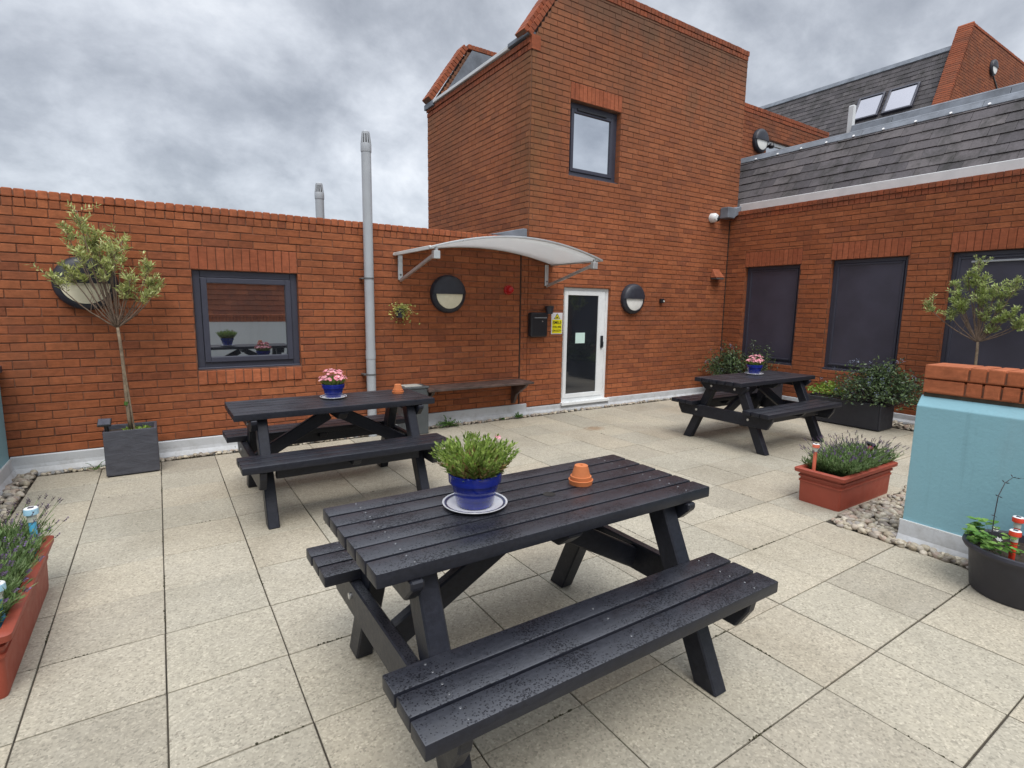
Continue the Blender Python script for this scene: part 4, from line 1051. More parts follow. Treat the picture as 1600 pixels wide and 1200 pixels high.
for i in range(230):
    a = q.uniform(0, 6.283); rr = math.sqrt(q.random()); br = V((q1[0] + math.cos(a) * rr * .078, q1[1] + math.sin(a) * rr * .078, zb))
    d = V((math.cos(a) * rr * .95 + q.uniform(-.16, .16), math.sin(a) * rr * .95 + q.uniform(-.16, .16), 1)).normalized()
    Ln = q.uniform(.075, .145) * (1.05 - .10 * rr); steps = int(Ln / .0055)
    if i in (5, 40, 60): Ln *= 1.25
    bend = V((q.uniform(-.1, .1), q.uniform(-.1, .1), .25))
    for k in range(steps):
        f = (k + .5) / steps; p = br + d * Ln * f + bend * (f * f * Ln * .4)
        an = k * 2.4 + q.random(); tang = (d + bend * f).normalized(); sd_ = tang.orthogonal().normalized()
        sd_ = Matrix.Rotation(an, 3, tang) @ sd_
        isd = f < .62 and q.random() < (.80 if rr < .75 else .3)
        (dry if isd else mb).leaf(p, tang * (.9 + f * .9) + sd_ * .8, q.uniform(.020, .032) * (1.1 - .3 * f), .0095, sd_)
mb.build('foliage', M['rosemary'], pt); dry.build('dry_foliage', M['dry'], pt)
def flower_head(mb, c, d, r, n=9, mi=0, q=rng):
    d = V(d).normalized(); u = d.orthogonal().normalized(); w = d.cross(u)
    for k in range(n):
        a = 2 * math.pi * k / n + q.random() * .3; e = u * math.cos(a) + w * math.sin(a)
        mb.leaf(c, e + d * .35, r, r * .62, d, mi, .05)
mb = MB(); flower_head(mb, V((q1[0] + .10, q1[1] + .0, q1[2] + .25)), (0, -.6, 1), .016, 8); mb.build('flower', M['pink'], pt)
def pink_pot(loc, label, seed):
    t = blue_pot(loc, .088, .112, label)
    q = random.Random(seed); fo = MB(); fl = MB()
    for i in range(520):
        a = q.uniform(0, 6.283); rr = math.sqrt(q.random()); p = V((loc[0] + math.cos(a) * rr * .07, loc[1] + math.sin(a) * rr * .07, loc[2] + .10))
        fo.leaf(p, V((math.cos(a) * rr * .9 + q.uniform(-.3, .3), math.sin(a) * rr * .9 + q.uniform(-.3, .3), 1)), q.uniform(.05, .085), .006, V((math.cos(a), math.sin(a), .3)))
    for i in range(95):
        a = q.uniform(0, 6.283); rr = math.sqrt(q.random()); d = V((math.cos(a) * rr, math.sin(a) * rr, .75)).normalized()
        c = V((loc[0], loc[1], loc[2] + .085)) + V((d.x * .118, d.y * .118, d.z * .118 + (.02 if rr < .6 else 0)))
        c += V((q.uniform(-.01, .01), q.uniform(-.01, .01), q.uniform(-.012, .012)))
        flower_head(fl, c, d + V((0, -.2, .3)), q.uniform(.014, .020), 8, 0, q)
        fo.leaf(c - d * .06, d, .06, .003)
    fo.build('foliage', M['rosemary'], t); fl.build('flowers', M['pink'], t); return t
P2 = (1.155, 4.42, TH); plate(P2, .105, 'white plate under the pink flowers on the left table'); pink_pot((P2[0], P2[1], TH + .006), 'blue glazed pot of pink flowers on the table by the window', 31)
T3H = TH * .988
P3 = (5.97, 3.79, T3H); plate(P3, .105, 'white plate under the pink flowers on the back right table'); pink_pot((P3[0], P3[1], T3H + .006), 'blue glazed pot of pale pink flowers on the back right table', 47)
def upturned(loc, label, s=1.0):
    t = thing('terracotta_pot', label, 'plant pot', loc, 'upturned terracotta pots on tables')
    mb = MB(); mb.lathe([(p[0] * s, p[1] * s) for p in [(0, .01), (.050, .0), (.0505, .003), (.054, .020), (.051, .022), (.044, .018)]], loc, 36); mb.build('saucer', M['terracotta'], t, smooth=True)
    mb = MB(); mb.lathe([(p[0] * s, p[1] * s) for p in [(.046, .014), (.047, .016), (.046, .036), (.041, .037), (.029, .082), (.026, .084), (.008, .0835), (.007, .078), (0, .078)]], loc, 36); mb.build('pot', M['terracotta'], t, smooth=True)
upturned((1.505, 1.735, TH), 'upturned terracotta pot in its saucer on the nearest table')
upturned((1.70, 4.40, TH), 'upturned terracotta pot on the table by the window', .95)

# ================================================================== HANGING WALL POTS
hp = thing('hanging_pot', 'small dark wall pot trailing yellow green leaves left of the round light', 'potted plant', (2.37, D - .07, 1.42))
def wallpot(t, c):
    mb = MB(); mb.lathe([(0, -.06), (.045, -.06), (.062, .045), (.068, .05), (.06, .052), (0, .04)], c, 24); mb.box(c[0] - .02, c[0] + .02, c[1] + .05, D, c[2] + .02, c[2] + .05); mb.build('pot', M['tub'], t, smooth=True)
wallpot(hp, (2.37, D - .08, 1.425))
mb = MB(); q = random.Random(9)
for i in range(62):
    a = q.uniform(0, 6.283); d = V((math.cos(a) * q.uniform(.4, 1.3), math.sin(a) * .5 - .25, q.uniform(.1, 1.0))); p = V((2.375, D - .085, 1.465)); Ln = q.uniform(.08, .21)
    for k in range(10):
        f = k / 9; c = p + d * Ln * f + V((0, 0, -.10 * f * f * (1 if q.random() < .7 else 2)))
        if c.y > D - .01: c.y = D - .012
        mb.leaf(c, V((q.uniform(-1, 1), q.uniform(-1, .4), q.uniform(-.4, .9))), q.uniform(.018, .034), q.uniform(.013, .021))
mb.build('foliage', M['varieg'], hp)
hp2 = thing('hanging_pot', 'small dark nearly empty wall pot above the yellow sign', 'potted plant', (4.545, D - .07, 1.47)); wallpot(hp2, (4.545, D - .085, 1.475))
mb = MB()
for i in range(14): mb.leaf((4.56 + q.uniform(-.03, .03), D - .085, 1.515), V((q.uniform(-.8, 1), q.uniform(-.6, .3), q.uniform(.3, 1))), q.uniform(.02, .05), .006)
mb.build('foliage', M['dry'], hp2)

# ================================================================== OLIVE TREES
def tree(t, base, fork, clusters, lean_y, leafmat, r0, seed, ymax=None, dens=1.0, leafL=.042):
    q = random.Random(seed); base, fork = V(base), V(fork)
    tr = MB()
    pts = [base.lerp(fork, f) + V((math.sin(f * 5 + seed) * .006, math.cos(f * 4) * .006, 0)) for f in [i / 7 for i in range(8)]]
    tr.tube(pts, [r0 * (1.15 - .35 * i / 7) for i in range(8)], 9)
    trunk = tr.build('trunk', M['bark'], t, smooth='all')
    bm_ = MB(); lf = MB()
    for cx in clusters:
        c = V(cx); c.y += q.uniform(-.16, .13)
        if ymax: c.y = min(c.y, ymax)
        mid = fork.lerp(c, .45); mid += V((q.uniform(-.02, .02), q.uniform(-.03, .03), -.05 * (c - fork).length)); 
        out = V((c.x - fork.x, c.y - fork.y, 0)); mid += out * .14
        path = []
        for i in range(9):
            f = i / 8; path.append(fork * (1 - f) ** 2 + mid * 2 * f * (1 - f) + c * f * f + V((q.uniform(-.004, .004), q.uniform(-.004, .004), 0)))
        bm_.tube(path, [r0 * .42 * (1 - .75 * i / 8) + .0012 for i in range(9)], 5)
        for k in range(int(19 * dens)):
            f0 = q.uniform(.74, 1.0); i0 = min(7, int(f0 * 8)); p = path[i0].lerp(path[i0 + 1], f0 * 8 - i0)
            d = (c - fork).normalized() * .5 + V((q.uniform(-1, 1), q.uniform(-1, 1), q.uniform(-.15, 1.2))); d.normalize(); Ln = q.uniform(.04, .11) * (1.7 if q.random() < .15 else 1)
            e = p + d * Ln
            if ymax: e.y = min(e.y, ymax + .02)
            bm_.tube([p, p.lerp(e, .5) + V((q.uniform(-.006, .006), 0, .004)), e], [.0022, .0016, .0008], 4, caps=False)
            nl = int(q.uniform(11, 17))
            for j in range(nl):
                f = .2 + .8 * j / nl; pp = p.lerp(e, f); tang = (e - p).normalized(); sd_ = Matrix.Rotation(j * 2.1 + q.random(), 3, tang) @ tang.orthogonal().normalized()
                lf.leaf(pp, tang * .55 + sd_ * .8 + V((0, 0, .2)), q.uniform(.7, 1.15) * leafL, q.uniform(.010, .015), V((q.uniform(-1, 1), q.uniform(-1, 1), 1)))
        for k in range(3):   # bare inner twigs
            f0 = q.uniform(.2, .6); i0 = int(f0 * 8); p = path[i0]; e = p + V((q.uniform(-.07, .07), q.uniform(-.06, .06), q.uniform(.06, .17))); bm_.tube([p, p.lerp(e, .5) + V((q.uniform(-.01, .01), 0, 0)), e], [.0024, .0018, .001], 4, caps=False)
    bm_.build('branches', M['twig'], t, smooth='all'); lf.build('crown', leafmat, t)
tl = thing('potted_tree', 'slender olive tree in a square slate grey pot against the left wall', 'tree', (-.27, 5.79, 0), 'small trees in pots')
mb = MB(); pz = .405; px0, px1, py0, py1 = -.465, -.078, 5.635, 5.955
def potbox(mb, a, b, c, d, z, t=.022):
    for x0, x1, y0, y1 in ((a, b, c, c + t), (a, b, d - t, d), (a, a + t, c + t, d - t), (b - t, b, c + t, d - t)): mb.box(x0, x1, y0, y1, .012, z)
    mb.box(a + t, b - t, c + t, d - t, .012, .05)
potbox(mb, px0, px1, py0, py1, pz); mb.box(px0 + .02, px1 - .02, py0 + .02, py1 - .02, 0, .012); mb.build('pot', M['slatepot'], tl, bevel=.006, seg=2)
mb = MB(); mb.box(px0 + .024, px1 - .024, py0 + .024, py1 - .024, .05, .365); mb.build('soil', M['soil'], tl)
CL = [(-.494, 2.235), (-.587, 2.08), (-.468, 2.136), (-.389, 2.075), (-.225, 2.027), (-.508, 1.93), (-.353, 1.80), (-.615, 1.78), (-.70, 1.69), (-.04, 1.812), (.015, 1.632), (-.21, 1.60), (-.275, 1.92), (-.176, 1.708), (-.56, 1.80), (-.073, 1.56), (-.40, 1.95), (-.30, 2.02), (-.33, 1.88), (-.44, 2.05), (-.02, 1.72)]
tree(tl, (-.268, 5.80, .36), (-.305, 5.80, 1.285), [(x, 5.80, z) for x, z in CL], 0, M['olive'], .015, 4, ymax=6.0, dens=.72, leafL=.046)
mb = MB(); mb.tube([(-.245, 5.79, .36), (-.285, 5.785, 1.0)], .007, 6); mb.build('stake', M['bark'], tl)
mb = MB(); q = random.Random(2)
for i in range(260):
    p = (q.uniform(px0 + .14, px1 - .05), q.uniform(py0 + .05, py1 - .05), .365); mb.leaf(p, V((q.uniform(-1, 1), q.uniform(-1, 1), q.uniform(.3, 1.4))), q.uniform(.015, .04), .010)
mb.build('undergrowth', M['lime'], tl)
mb = MB(); mb.tube([(-.292, 5.795, .60), (-.288, 5.795, .63)], .016, 8); mb.build('tree_tie', M['weed'], tl)

tr_ = thing('potted_tree', 'small bushy olive tree rising behind the blue parapet at right', 'tree', (8.1, 2.31, 0), 'small trees in pots')
mb = MB(); potbox(mb, 7.9, 8.28, 2.12, 2.5, .40); mb.build('pot', M['slatepot'], tr_, bevel=.006); mb = MB(); mb.box(7.925, 8.255, 2.145, 2.475, .05, .36); mb.build('soil', M['soil'], tr_)
CR = [(2.60, 1.98), (2.40, 2.12), (2.63, 1.85), (2.44, 1.81), (2.227, 1.77), (2.67, 1.66), (2.47, 1.60), (2.264, 1.60), (2.042, 1.39), (2.33, 1.50), (1.985, 1.46), (2.51, 1.50), (2.137, 1.30), (2.10, 1.86), (2.74, 1.62), (2.162, 1.46), (2.35, 1.92), (2.52, 1.92), (2.38, 1.70), (2.56, 1.72), (2.30, 1.82), (2.05, 1.56)]
tree(tr_, (8.1, 2.30, .36), (8.1, 2.325, 1.18), [(8.1, y, z) for y, z in CR], 0, M['olive_fresh'], .017, 8, dens=.85, leafL=.046)

# ================================================================== LAVENDER PLANTERS
def lavender(t, x0, x1, y0, y1, z, n, h, seed, flow=.45, along='x'):
    q = random.Random(seed); fo = MB(); fl = MB(); cx, cy = (x0 + x1) / 2, (y0 + y1) / 2
    for i in range(n):
        bx, by = q.uniform(x0, x1), q.uniform(y0, y1)
        ox, oy = (bx - cx) / (x1 - x0) * 2, (by - cy) / (y1 - y0) * 2
        d = V((ox * (.45 if along == 'x' else .38) + q.uniform(-.3, .3), oy * (.45 if along == 'x' else .40) + q.uniform(-.3, .3), 1)).normalized()
        tall = q.random() < flow * .45
        Ln = h * (q.uniform(1.0, 1.45) if tall else q.uniform(.45, .95)); p = V((bx, by, z)); dr = V((ox * .3, oy * .3, -.15)) * Ln * .5
        ptsc = [p + d * Ln * f + dr * f * f for f in (0, .25, .5, .75, 1)]
        sd_ = d.cross(V((q.uniform(-1, 1), q.uniform(-1, 1), .1))).normalized(); w = .0016
        for a, b in zip(ptsc[:-1], ptsc[1:]): fo.add([a - sd_ * w, a + sd_ * w, b + sd_ * w * .8, b - sd_ * w * .8], [(0, 1, 2, 3)])
        lim = .55 if tall else 1.0
        for k in range(16):
            f = q.uniform(.12, lim); j = min(3, int(f * 4)); c = ptsc[j].lerp(ptsc[j + 1], f * 4 - j); s2_ = Matrix.Rotation(q.uniform(0, 6.3), 3, d) @ d.orthogonal().normalized()
            fo.leaf(c, d * .9 + s2_ * .7, q.uniform(.024, .046), .0062, s2_)
        if tall:
            e = ptsc[-1]; dd = (ptsc[-1] - ptsc[-2]).normalized()
            for k in range(9):
                s2_ = Matrix.Rotation(k * 2.2, 3, dd) @ dd.orthogonal().normalized(); fl.leaf(e + dd * (.0032 * k - .012), dd * .8 + s2_, .011, .0075, s2_)
    fo.build('foliage', M['lav'], t); fl.build('flowers', M['lav_flower'], t)
def trough(t, x0, x1, y0, y1, h):
    mb = MB(); cx, cy = (x0 + x1) / 2, (y0 + y1) / 2; hx, hy = (x1 - x0) / 2, (y1 - y0) / 2
    lv = [(0, -.012), (.02, -.010), (h * .60, -.006), (h * .605, 0), (h * .655, 0), (h * .66, -.008), (h * .74, -.006), (h * .745, .004), (h * .795, .004), (h * .80, -.003), (h * .86, -.002), (h * .87, .020), (h * .885, .026), (h * .98, .028), (h, .020), (h, -.012), (h * .9, -.018), (h * .8, -.02)]
    vs = []
    for z, e in lv:
        a, b, r = hx + e, hy + e, .02
        for sx, sy, st in ((1, -1, -90), (1, 1, 0), (-1, 1, 90), (-1, -1, 180)):
            for k in range(4):
                g = R(st + k * 30); vs.append((cx + sx * (a - r) + r * math.cos(g), cy + sy * (b - r) + r * math.sin(g), z))
    m = 16; fs = [tuple(range(m - 1, -1, -1))]
    for i in range(len(lv) - 1):
        for k in range(m): fs.append((i * m + k, i * m + (k + 1) % m, (i + 1) * m + (k + 1) % m, (i + 1) * m + k))
    mb.add(vs, fs); mb.build('trough', M['planter_red'], t, smooth=True)
    mb = MB(); mb.box(x0 + .02, x1 - .02, y0 + .02, y1 - .02, h * .8, h * .86); mb.build('soil', M['soil'], t)
lr = thing('lavender_planter', 'red plastic trough of lavender beside the blue parapet at right', 'planter', (4.66, 2.06, 0), 'red troughs planted with lavender')
trough(lr, 4.235, 5.085, 1.90, 2.235, .275)
lavender(lr, 4.38, 5.06, 1.95, 2.19, .225, 1300, .19, 12, .34, 'x')
ll = thing('lavender_planter', 'red plastic trough of lavender at the left edge with blue solar lights', 'planter', (-.75, 3.1, 0), 'red troughs planted with lavender')
trough(ll, -.93, -.572, 2.61, 3.60, .275)
lavender(ll, -.90, -.63, 2.72, 3.57, .225, 1500, .21, 13, .34, 'y')

# ================================================================== BLACK PLANTERS WITH SHRUBS
def shrub(t, c, r, n, seed, mats, leafL=.032, wall_x=None, wall_y=None, flower=.0, z0=.3):
    q = random.Random(seed); lf = MB(); fl = MB(); st = MB()
    for i in range(n):
        a = q.uniform(0, 6.283); el = q.uniform(-.35, 1.45); rr = q.random() ** .45
        d = V((math.cos(a) * math.cos(el), math.sin(a) * math.cos(el), math.sin(el)))
        e = V(c) + V((d.x * r[0], d.y * r[1], d.z * r[2])) * (rr * q.uniform(.75, 1.12))
        if wall_x: e.x = min(e.x, wall_x)
        if wall_y: e.y = min(e.y, wall_y)
        b = V((c[0] + (e.x - c[0]) * .3, c[1] + (e.y - c[1]) * .3, z0)); 
        p0 = b.lerp(e, .62)
        if i % 2 == 0: st.tube([b, b.lerp(e, .5) + V((0, 0, .02)), e], [.004, .0028, .0012], 4, caps=False)
        for k in range(9):
            p = p0.lerp(e, q.uniform(0, 1)) + V((q.uniform(-.03, .03), q.uniform(-.03, .03), q.uniform(-.03, .03)))
            lf.leaf(p, V((q.uniform(-1, 1), q.uniform(-1, 1), q.uniform(-.6, 1))), q.uniform(.7, 1.2) * leafL, leafL * .52)
        if q.random() < flower:
            for k in range(14): lf.leaf(e + V((q.uniform(-.02, .02), q.uniform(-.02, .02), q.uniform(-.01, .04))), V((q.uniform(-1, 1), q.uniform(-1, 1), q.uniform(-.2, 1))), .014, .010, None, 1)
    st.build('stems', M['dark_stem'], t); lf.build('foliage', list(mats), t)
br_ = thing('shrub_trough', 'long black trough of leafy shrubs under the middle dark window', 'planter', (7.75, 3.5, 0), 'black troughs of shrubs along the right wall')
mb = MB(); potbox(mb, 7.56, 7.93, 3.03, 4.02, .35); mb.build('trough', M['trough'], br_, bevel=.006); mb = MB(); mb.box(7.585, 7.905, 3.055, 3.995, .05, .32); mb.build('soil', M['soil'], br_)
shrub(br_, (7.72, 3.14, .49), (.46, .64, .44), 560, 5, (M['shrub'], M['shrub_blue']), .042, 8.44, None, .10, .32)
q = random.Random(77); lf = MB()
for i in range(420):
    a = q.uniform(0, 6.283); rr = q.random() ** .5; p = V((7.73 + math.cos(a) * rr * .15, 3.78 + math.sin(a) * rr * .28, .40 + q.uniform(-.05, .17) * (1.2 - rr)))
    lf.leaf(p, V((q.uniform(-1, 1), q.uniform(-1, 1), q.uniform(-.2, 1.2))), q.uniform(.03, .055), .028)
lf.build('lime_foliage', M['lime'], br_)
bc = thing('shrub_trough', 'black trough of dark shrubs in the corner behind the far table', 'planter', (8.1, 5.3, 0), 'black troughs of shrubs along the right wall')
mb = MB(); potbox(mb, 7.93, 8.30, 4.75, 5.75, .35); mb.build('trough', M['trough'], bc, bevel=.006); mb = MB(); mb.box(7.955, 8.275, 4.775, 5.725, .05, .32); mb.build('soil', M['soil'], bc)
shrub(bc, (8.08, 5.60, .46), (.40, .52, .48), 420, 6, (M['shrub'], M['shrub_blue']), .042, 8.46, 6.05, .05, .32)
o = MB(); 
shr2 = [(8.2, 4.98, .62), (8.15, 4.85, .5)]
q = random.Random(66); lf = MB(); stt = MB()
for i in range(60):
    b = V((8.12 + q.uniform(-.08, .08), 5.05 + q.uniform(-.2, .2), .32)); e = b + V((q.uniform(-.16, .16), q.uniform(-.25, .25), q.uniform(.3, .72))); stt.tube([b, b.lerp(e, .5), e], [.003, .002, .001], 4, caps=False)
    for k in range(14):
        p = b.lerp(e, q.uniform(.35, 1)); lf.leaf(p, V((q.uniform(-1, 1), q.uniform(-1, 1), q.uniform(-.3, 1))), q.uniform(.03, .055), .014)
stt.build('upright_stems', M['dark_stem'], bc); lf.build('upright_foliage', M['shrub'], bc)

# ================================================================== ROUND TUB
TB = (3.835, .775, 0)
tb = thing('round_tub', 'round dark grey tub of strawberry leaves against the blue parapet', 'planter', TB)
mb = MB(); mb.lathe([(0, 0), (.200, 0), (.208, .008), (.232, .225), (.236, .232), (.255, .236), (.262, .250), (.258, .266), (.245, .270), (.232, .262), (.226, .22), (0, .22)], TB, 64); mb.build('tub', M['tub'], tb, smooth=True)
mb = MB(); mb.lathe([(0, .222), (.227, .222)], TB, 40); mb.build('soil', M['soil'], tb)
mb = MB(); wp = MB(); q = random.Random(14)
for i in range(190):
    a = q.uniform(0, 6.283); rr = math.sqrt(q.random()) * .20; b = V((TB[0] + math.cos(a) * rr * .8, TB[1] + math.sin(a) * rr * .8, .225))
    if math.cos(a) * rr * 1.15 > -.13 and TB[1] + math.sin(a) * rr * 1.15 < .89: continue
    if math.cos(a) * rr * 1.15 > .03: continue
    if b.y < TB[1] - .02 and q.random() < .6: continue
    e = V((TB[0] + math.cos(a) * rr * 1.15, TB[1] + math.sin(a) * rr * 1.15, .26 + q.uniform(0, .10)))
    mb.leaf(b, e - b, (e - b).length, .003)
    for k in (-1, 0, 1):
        g = a + k * 1.1 + q.uniform(-.2, .2); d = V((math.cos(g), math.sin(g), q.uniform(-.15, .4))); L_ = q.uniform(.034, .052)
        n_ = V((0, 0, 1)); sd_ = d.cross(n_).normalized(); d.normalize()
        ps = [e, e + d * L_ * .3 + sd_ * L_ * .33, e + d * L_ * .7 + sd_ * L_ * .36, e + d * L_, e + d * L_ * .7 - sd_ * L_ * .36, e + d * L_ * .3 - sd_ * L_ * .33]
        ps = [p + V((0, 0, .006 if 0 < ix < 3 or ix > 3 else 0)) for ix, p in enumerate(ps)]
        mb.add(ps, [(0, 1, 2, 3), (0, 3, 4, 5)])
mb.build('foliage', M['berry'], tb)
for f in ((3.80, .90, .335), (3.72, .86, .31)): flower_head(wp, V(f), (-.4, -.4, 1), .018, 6, 0, q)
wp.build('flowers', M['white_petal'], tb)
mb = MB(); pts = [(3.76, .90, .22), (3.775, .905, .42), (3.79, .905, .53), (3.83, .895, .60), (3.89, .88, .625), (3.95, .86, .615)]
mb.tube(pts, [.0028, .0026, .0024, .002, .0016, .001], 5)
for p in pts[1:]:
    for k in range(3): mb.leaf(p, V((rng.uniform(-1, 1), rng.uniform(-1, 1), rng.uniform(-.3, .6))), .022, .006)
mb.build('dry_stem', M['dark_stem'], tb)

# ================================================================== SOLAR LIGHTS
def stake(c, zb, zt, r, m_cap, m_stem, label, grp):
    t = thing('solar_light', label, 'solar light', (c[0], c[1], zb), grp); k = r
    mb = MB(); mb.lathe([(0, zb), (k * .52, zb), (k * .52, zt - k * 2.3), (0, zt - k * 2.3)], (c[0], c[1], 0), 20); mb.build('stem', m_stem, t, smooth=True)
    mb = MB(); mb.lathe([(k * .60, zt - k * 2.3), (k * .70, zt - k * 1.1)], (c[0], c[1], 0), 20); mb.lathe([(k * .64, zt - k * 2.35), (k * .64, zt - k * 2.1)], (c[0], c[1], 0), 20); mb.build('lens', M['clear'], t, smooth=True)
    mb = MB(); mb.lathe([(k * .7, zt - k * 1.15), (k, zt - k * 1.1), (k * 1.02, zt - k * .95), (k * .97, zt - k * .10)], (c[0], c[1], 0), 24); mb.lathe([(k * .97, zt - k * .10), (k * .86, zt), (0, zt)], (c[0], c[1], 0), 24, mi=1); mb.build('cap', [m_cap, M['white_pvc']], t, smooth=True)
    mb = MB(); s = k * .38; mb.box(c[0] - s, c[0] + s, c[1] - s, c[1] + s, zt - .001, zt + .002); mb.build('solar_cell', M['solar_cell'], t)
gs = 'small coloured solar stake lights'
stake((-.60, 2.74), .2, .42, .027, M['lightblue_stake'], M['blue_stake'], 'blue solar stake light at the near end of the left trough', gs)
stake((-.60, 3.47), .2, .485, .030, M['lightblue_stake'], M['blue_stake'], 'pale blue solar stake light at the far end of the left trough', gs)
stake((4.30, 2.15), .2, .475, .026, M['coral_stake'], M['coral_stake'], 'coral solar stake light in the right lavender trough', gs)
stake((3.725, .80), .2, .385, .026, M['red_stake'], M['red_stake'], 'red solar stake light at the front of the round tub', gs)
stake((3.905, .835), .2, .41, .026, M['red_stake'], M['red_stake'], 'red solar stake light at the back of the round tub', gs)
def panel_light(p, top, tilt, label, size, red=False):
    t = thing('solar_spotlight', label, 'solar light', p, 'black solar lights with flat panels')
    mb = MB(); mb.tube([p, V(p).lerp(V(top), .6), top], .014, 10); mb.build('stem', M['black_plastic'], t, smooth=True)
    e = Euler(tilt).to_matrix(); mb = MB(); s, d = size
    def bx(mb, a, b, h0, h1): mb.hexa([V(top) + e @ V(q_) for q_ in ((-a, -b, h0), (a, -b, h0), (a, b, h0), (-a, b, h0), (-a, -b, h1), (a, -b, h1), (a, b, h1), (-a, b, h1))])
    bx(mb, s, d, 0, .022); mb.build('panel_case', M['black_plastic'], t, bevel=.004)
    mb = MB(); bx(mb, s * .84, d * .8, .0225, .0245); mb.build('solar_cell', M['solar_cell'], t)
    if red:
        mb = MB(); c = V(top) + V((-.045, -.01, -.005)); mb.blob(c, (.024, .024, .024), 3, 0); mb.build('lamp', M['red'], t, smooth='all')
panel_light((-.425, 5.68, .34), (-.445, 5.665, .475), (R(40), 0, R(-6)), 'black solar light with square panel in the slate grey tree pot', (.048, .04))
panel_light((5.02, 2.07, .22), (5.06, 2.07, .365), (R(10), R(38), 0), 'black solar spotlight with red lamp in the right lavender trough', (.05, .035), True)

# ================================================================== WEEDS AND SMALL PLANTS
def weed(loc, label, n, L_, W_, mat, name='weed', spread=1.0, fl=None):
    q = random.Random(int(loc[0] * 1000)); mb = MB()
    for i in range(n):
        a = q.uniform(0, 6.283); d = V((math.cos(a) * spread, math.sin(a) * spread * .6 - .2, q.uniform(.4, 1.4))).normalized(); l = L_ * q.uniform(.6, 1.1); p = V(loc)
        for k in range(6):
            f = (k + 1) / 6; c = p + d * l * f + V((0, 0, -l * .35 * f * f))
            for s in (-1, 1): mb.leaf(c, d * .6 + V((-d.y, d.x, .1)) * s, W_ * 2.2 * (1.1 - f * .6), W_)
    o = mb.build(name, mat, origin=loc); tag(o, label, 'plant')
    if fl:
        fm = MB()
        for i in range(16):
            c = V(loc) + V((q.uniform(-.07, .07), q.uniform(-.07, .03), q.uniform(.25, .36))); flower_head(fm, c, (0, -.5, 1), .021, 6, 0, q)
        fm.build('flowers', fl, o)
weed((2.96, 5.97, .01), 'green fern like weed growing from the pebbles under the wall bench', 30, .19, .016, M['weed'])
weed((4.02, 5.99, .01), 'small low green weed in the pebbles left of the door', 18, .10, .014, M['weed'])
weed((3.78, 6.0, .01), 'tiny dark weed in the pebbles below the bench bracket', 8, .05, .010, M['weed'])
weed((-.56, 5.93, .01), 'dark strappy weed beside the slate grey tree pot', 9, .14, .010, M['weed'], spread=.7)
weed((.77, 6.0, .02), 'purple flowering plant against the wall behind the left table', 26, .27, .016, M['weed'], name='flowering_plant', fl=M['purple'])

# ================================================================== WORLD, SUN, CAMERA
w = bpy.data.worlds.new("World"); S.world = w; w.use_nodes = True
nt = w.node_tree; nt.nodes.clear()
out = nt.nodes.new('ShaderNodeOutputWorld')
SUN_EL, SUN_AZ = R(58), R(200)
sky = nt.nodes.new('ShaderNodeTexSky'); sky.sky_type = 'NISHITA'; sky.sun_disc = False; sky.sun_elevation = SUN_EL; sky.sun_rotation = SUN_AZ
bg1 = N(nt, 'Background', Strength=.09); nt.links.new(sky.outputs[0], bg1.inputs[0])
tc = nt.nodes.new('ShaderNodeTexCoord'); sep = nt.nodes.new('ShaderNodeSeparateXYZ'); nt.links.new(tc.outputs['Generated'], sep.inputs[0])
zc = math_(nt, 'MAXIMUM', sep.outputs[2], 0.0); den = math_(nt, 'ADD', zc, .55)
cmb = nt.nodes.new('ShaderNodeCombineXYZ'); nt.links.new(math_(nt, 'DIVIDE', sep.outputs[0], den), cmb.inputs[0]); nt.links.new(math_(nt, 'DIVIDE', sep.outputs[1], den), cmb.inputs[1])
mp = nt.nodes.new('ShaderNodeMapping'); mp.inputs['Location'].default_value = (2.3, 5.1, 0); nt.links.new(cmb.outputs[0], mp.inputs[0])
n1 = noise(nt, mp.outputs[0], 2.6, 10, .58, .25); n2_ = noise(nt, mp.outputs[0], 8.0, 8, .6, .2)
cl = math_(nt, 'ADD', math_(nt, 'MULTIPLY', n1, .72), math_(nt, 'MULTIPLY', n2_, .28))
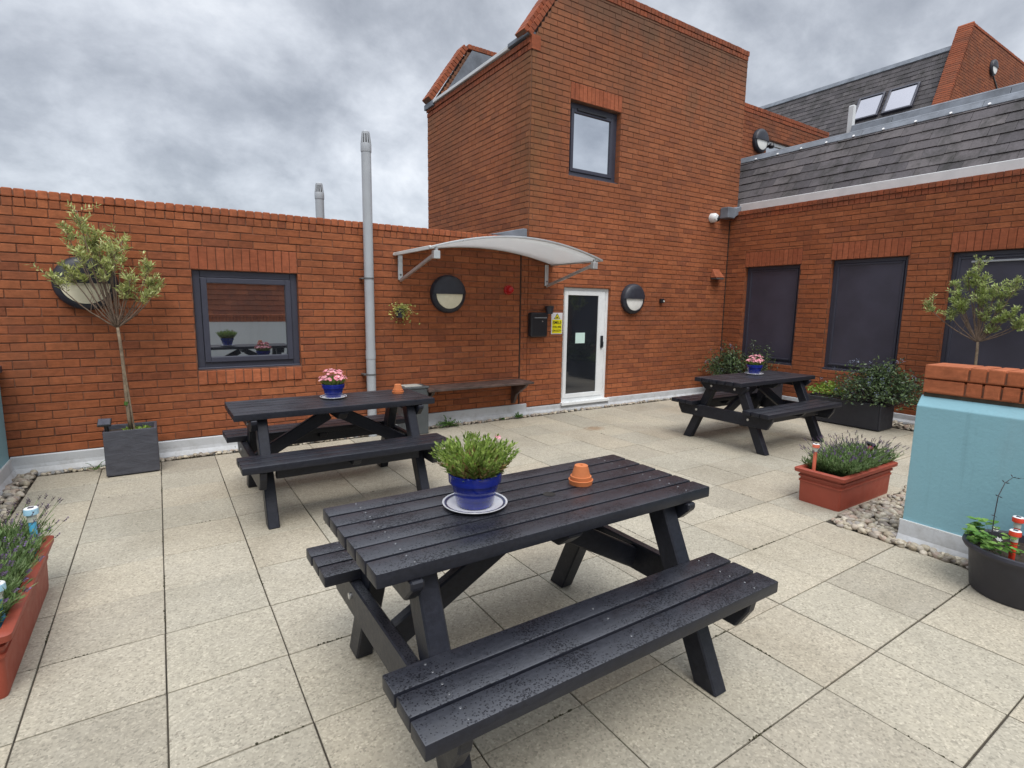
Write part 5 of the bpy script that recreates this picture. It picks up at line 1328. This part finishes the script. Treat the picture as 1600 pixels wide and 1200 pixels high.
cc = ramp(nt, cl, [(.36, (.205, .219, .246)), (.44, (.270, .286, .316)), (.50, (.335, .353, .385)), (.57, (.415, .435, .468)), (.67, (.54, .557, .583))])
gain = ramp(nt, zc, [(.0, 1.15), (.15, 1.0), (.60, 1.0), (.82, 2.9), (1.0, 3.5)])
cc = mix(nt, 1.0, cc, gain, 'MULTIPLY')
gs_ = N(nt, 'Background', Strength=1.0); nt.links.new(cc, gs_.inputs[0])
mx = nt.nodes.new('ShaderNodeMixShader'); mx.inputs[0].default_value = .88
nt.links.new(bg1.outputs[0], mx.inputs[1]); nt.links.new(gs_.outputs[0], mx.inputs[2]); nt.links.new(mx.outputs[0], out.inputs[0])
ld = bpy.data.lights.new('sun', 'SUN'); ld.energy = 1.3; ld.angle = R(35); ld.color = (1, .965, .92)
lo = bpy.data.objects.new('sun', ld); COL.objects.link(lo)
sd_ = V((math.sin(SUN_AZ) * math.cos(SUN_EL), math.cos(SUN_AZ) * math.cos(SUN_EL), math.sin(SUN_EL)))
lo.rotation_euler = sd_.to_track_quat('Z', 'Y').to_euler()

YAW, PIT, ROL = R(33.2355), R(8.29), R(.8536)
cy, sy, cp, sp = math.cos(YAW), math.sin(YAW), math.cos(PIT), math.sin(PIT)
fwd = V((sy * cp, cy * cp, -sp)); rt = V((cy, -sy, 0)); up = rt.cross(fwd)
rt2 = rt * math.cos(ROL) + up * math.sin(ROL); up2 = -rt * math.sin(ROL) + up * math.cos(ROL)
cam = bpy.data.cameras.new('camera'); co_ = bpy.data.objects.new('camera', cam); COL.objects.link(co_)
m3 = Matrix((rt2, up2, -fwd)).transposed(); m4 = m3.to_4x4(); m4.translation = V((0, 0, 1.523)); co_.matrix_world = m4
cam.sensor_width = 36; cam.lens = 840.386 / 1600 * 36; cam.clip_start = .05; cam.clip_end = 500
S.camera = co_
S.view_settings.view_transform = 'Standard'; S.view_settings.look = 'None'; S.view_settings.exposure = 0.88; S.view_settings.gamma = 1.0; S.view_settings.use_curve_mapping = False
for o in bpy.data.objects:
    if 'o_' in o.keys(): del o['o_']
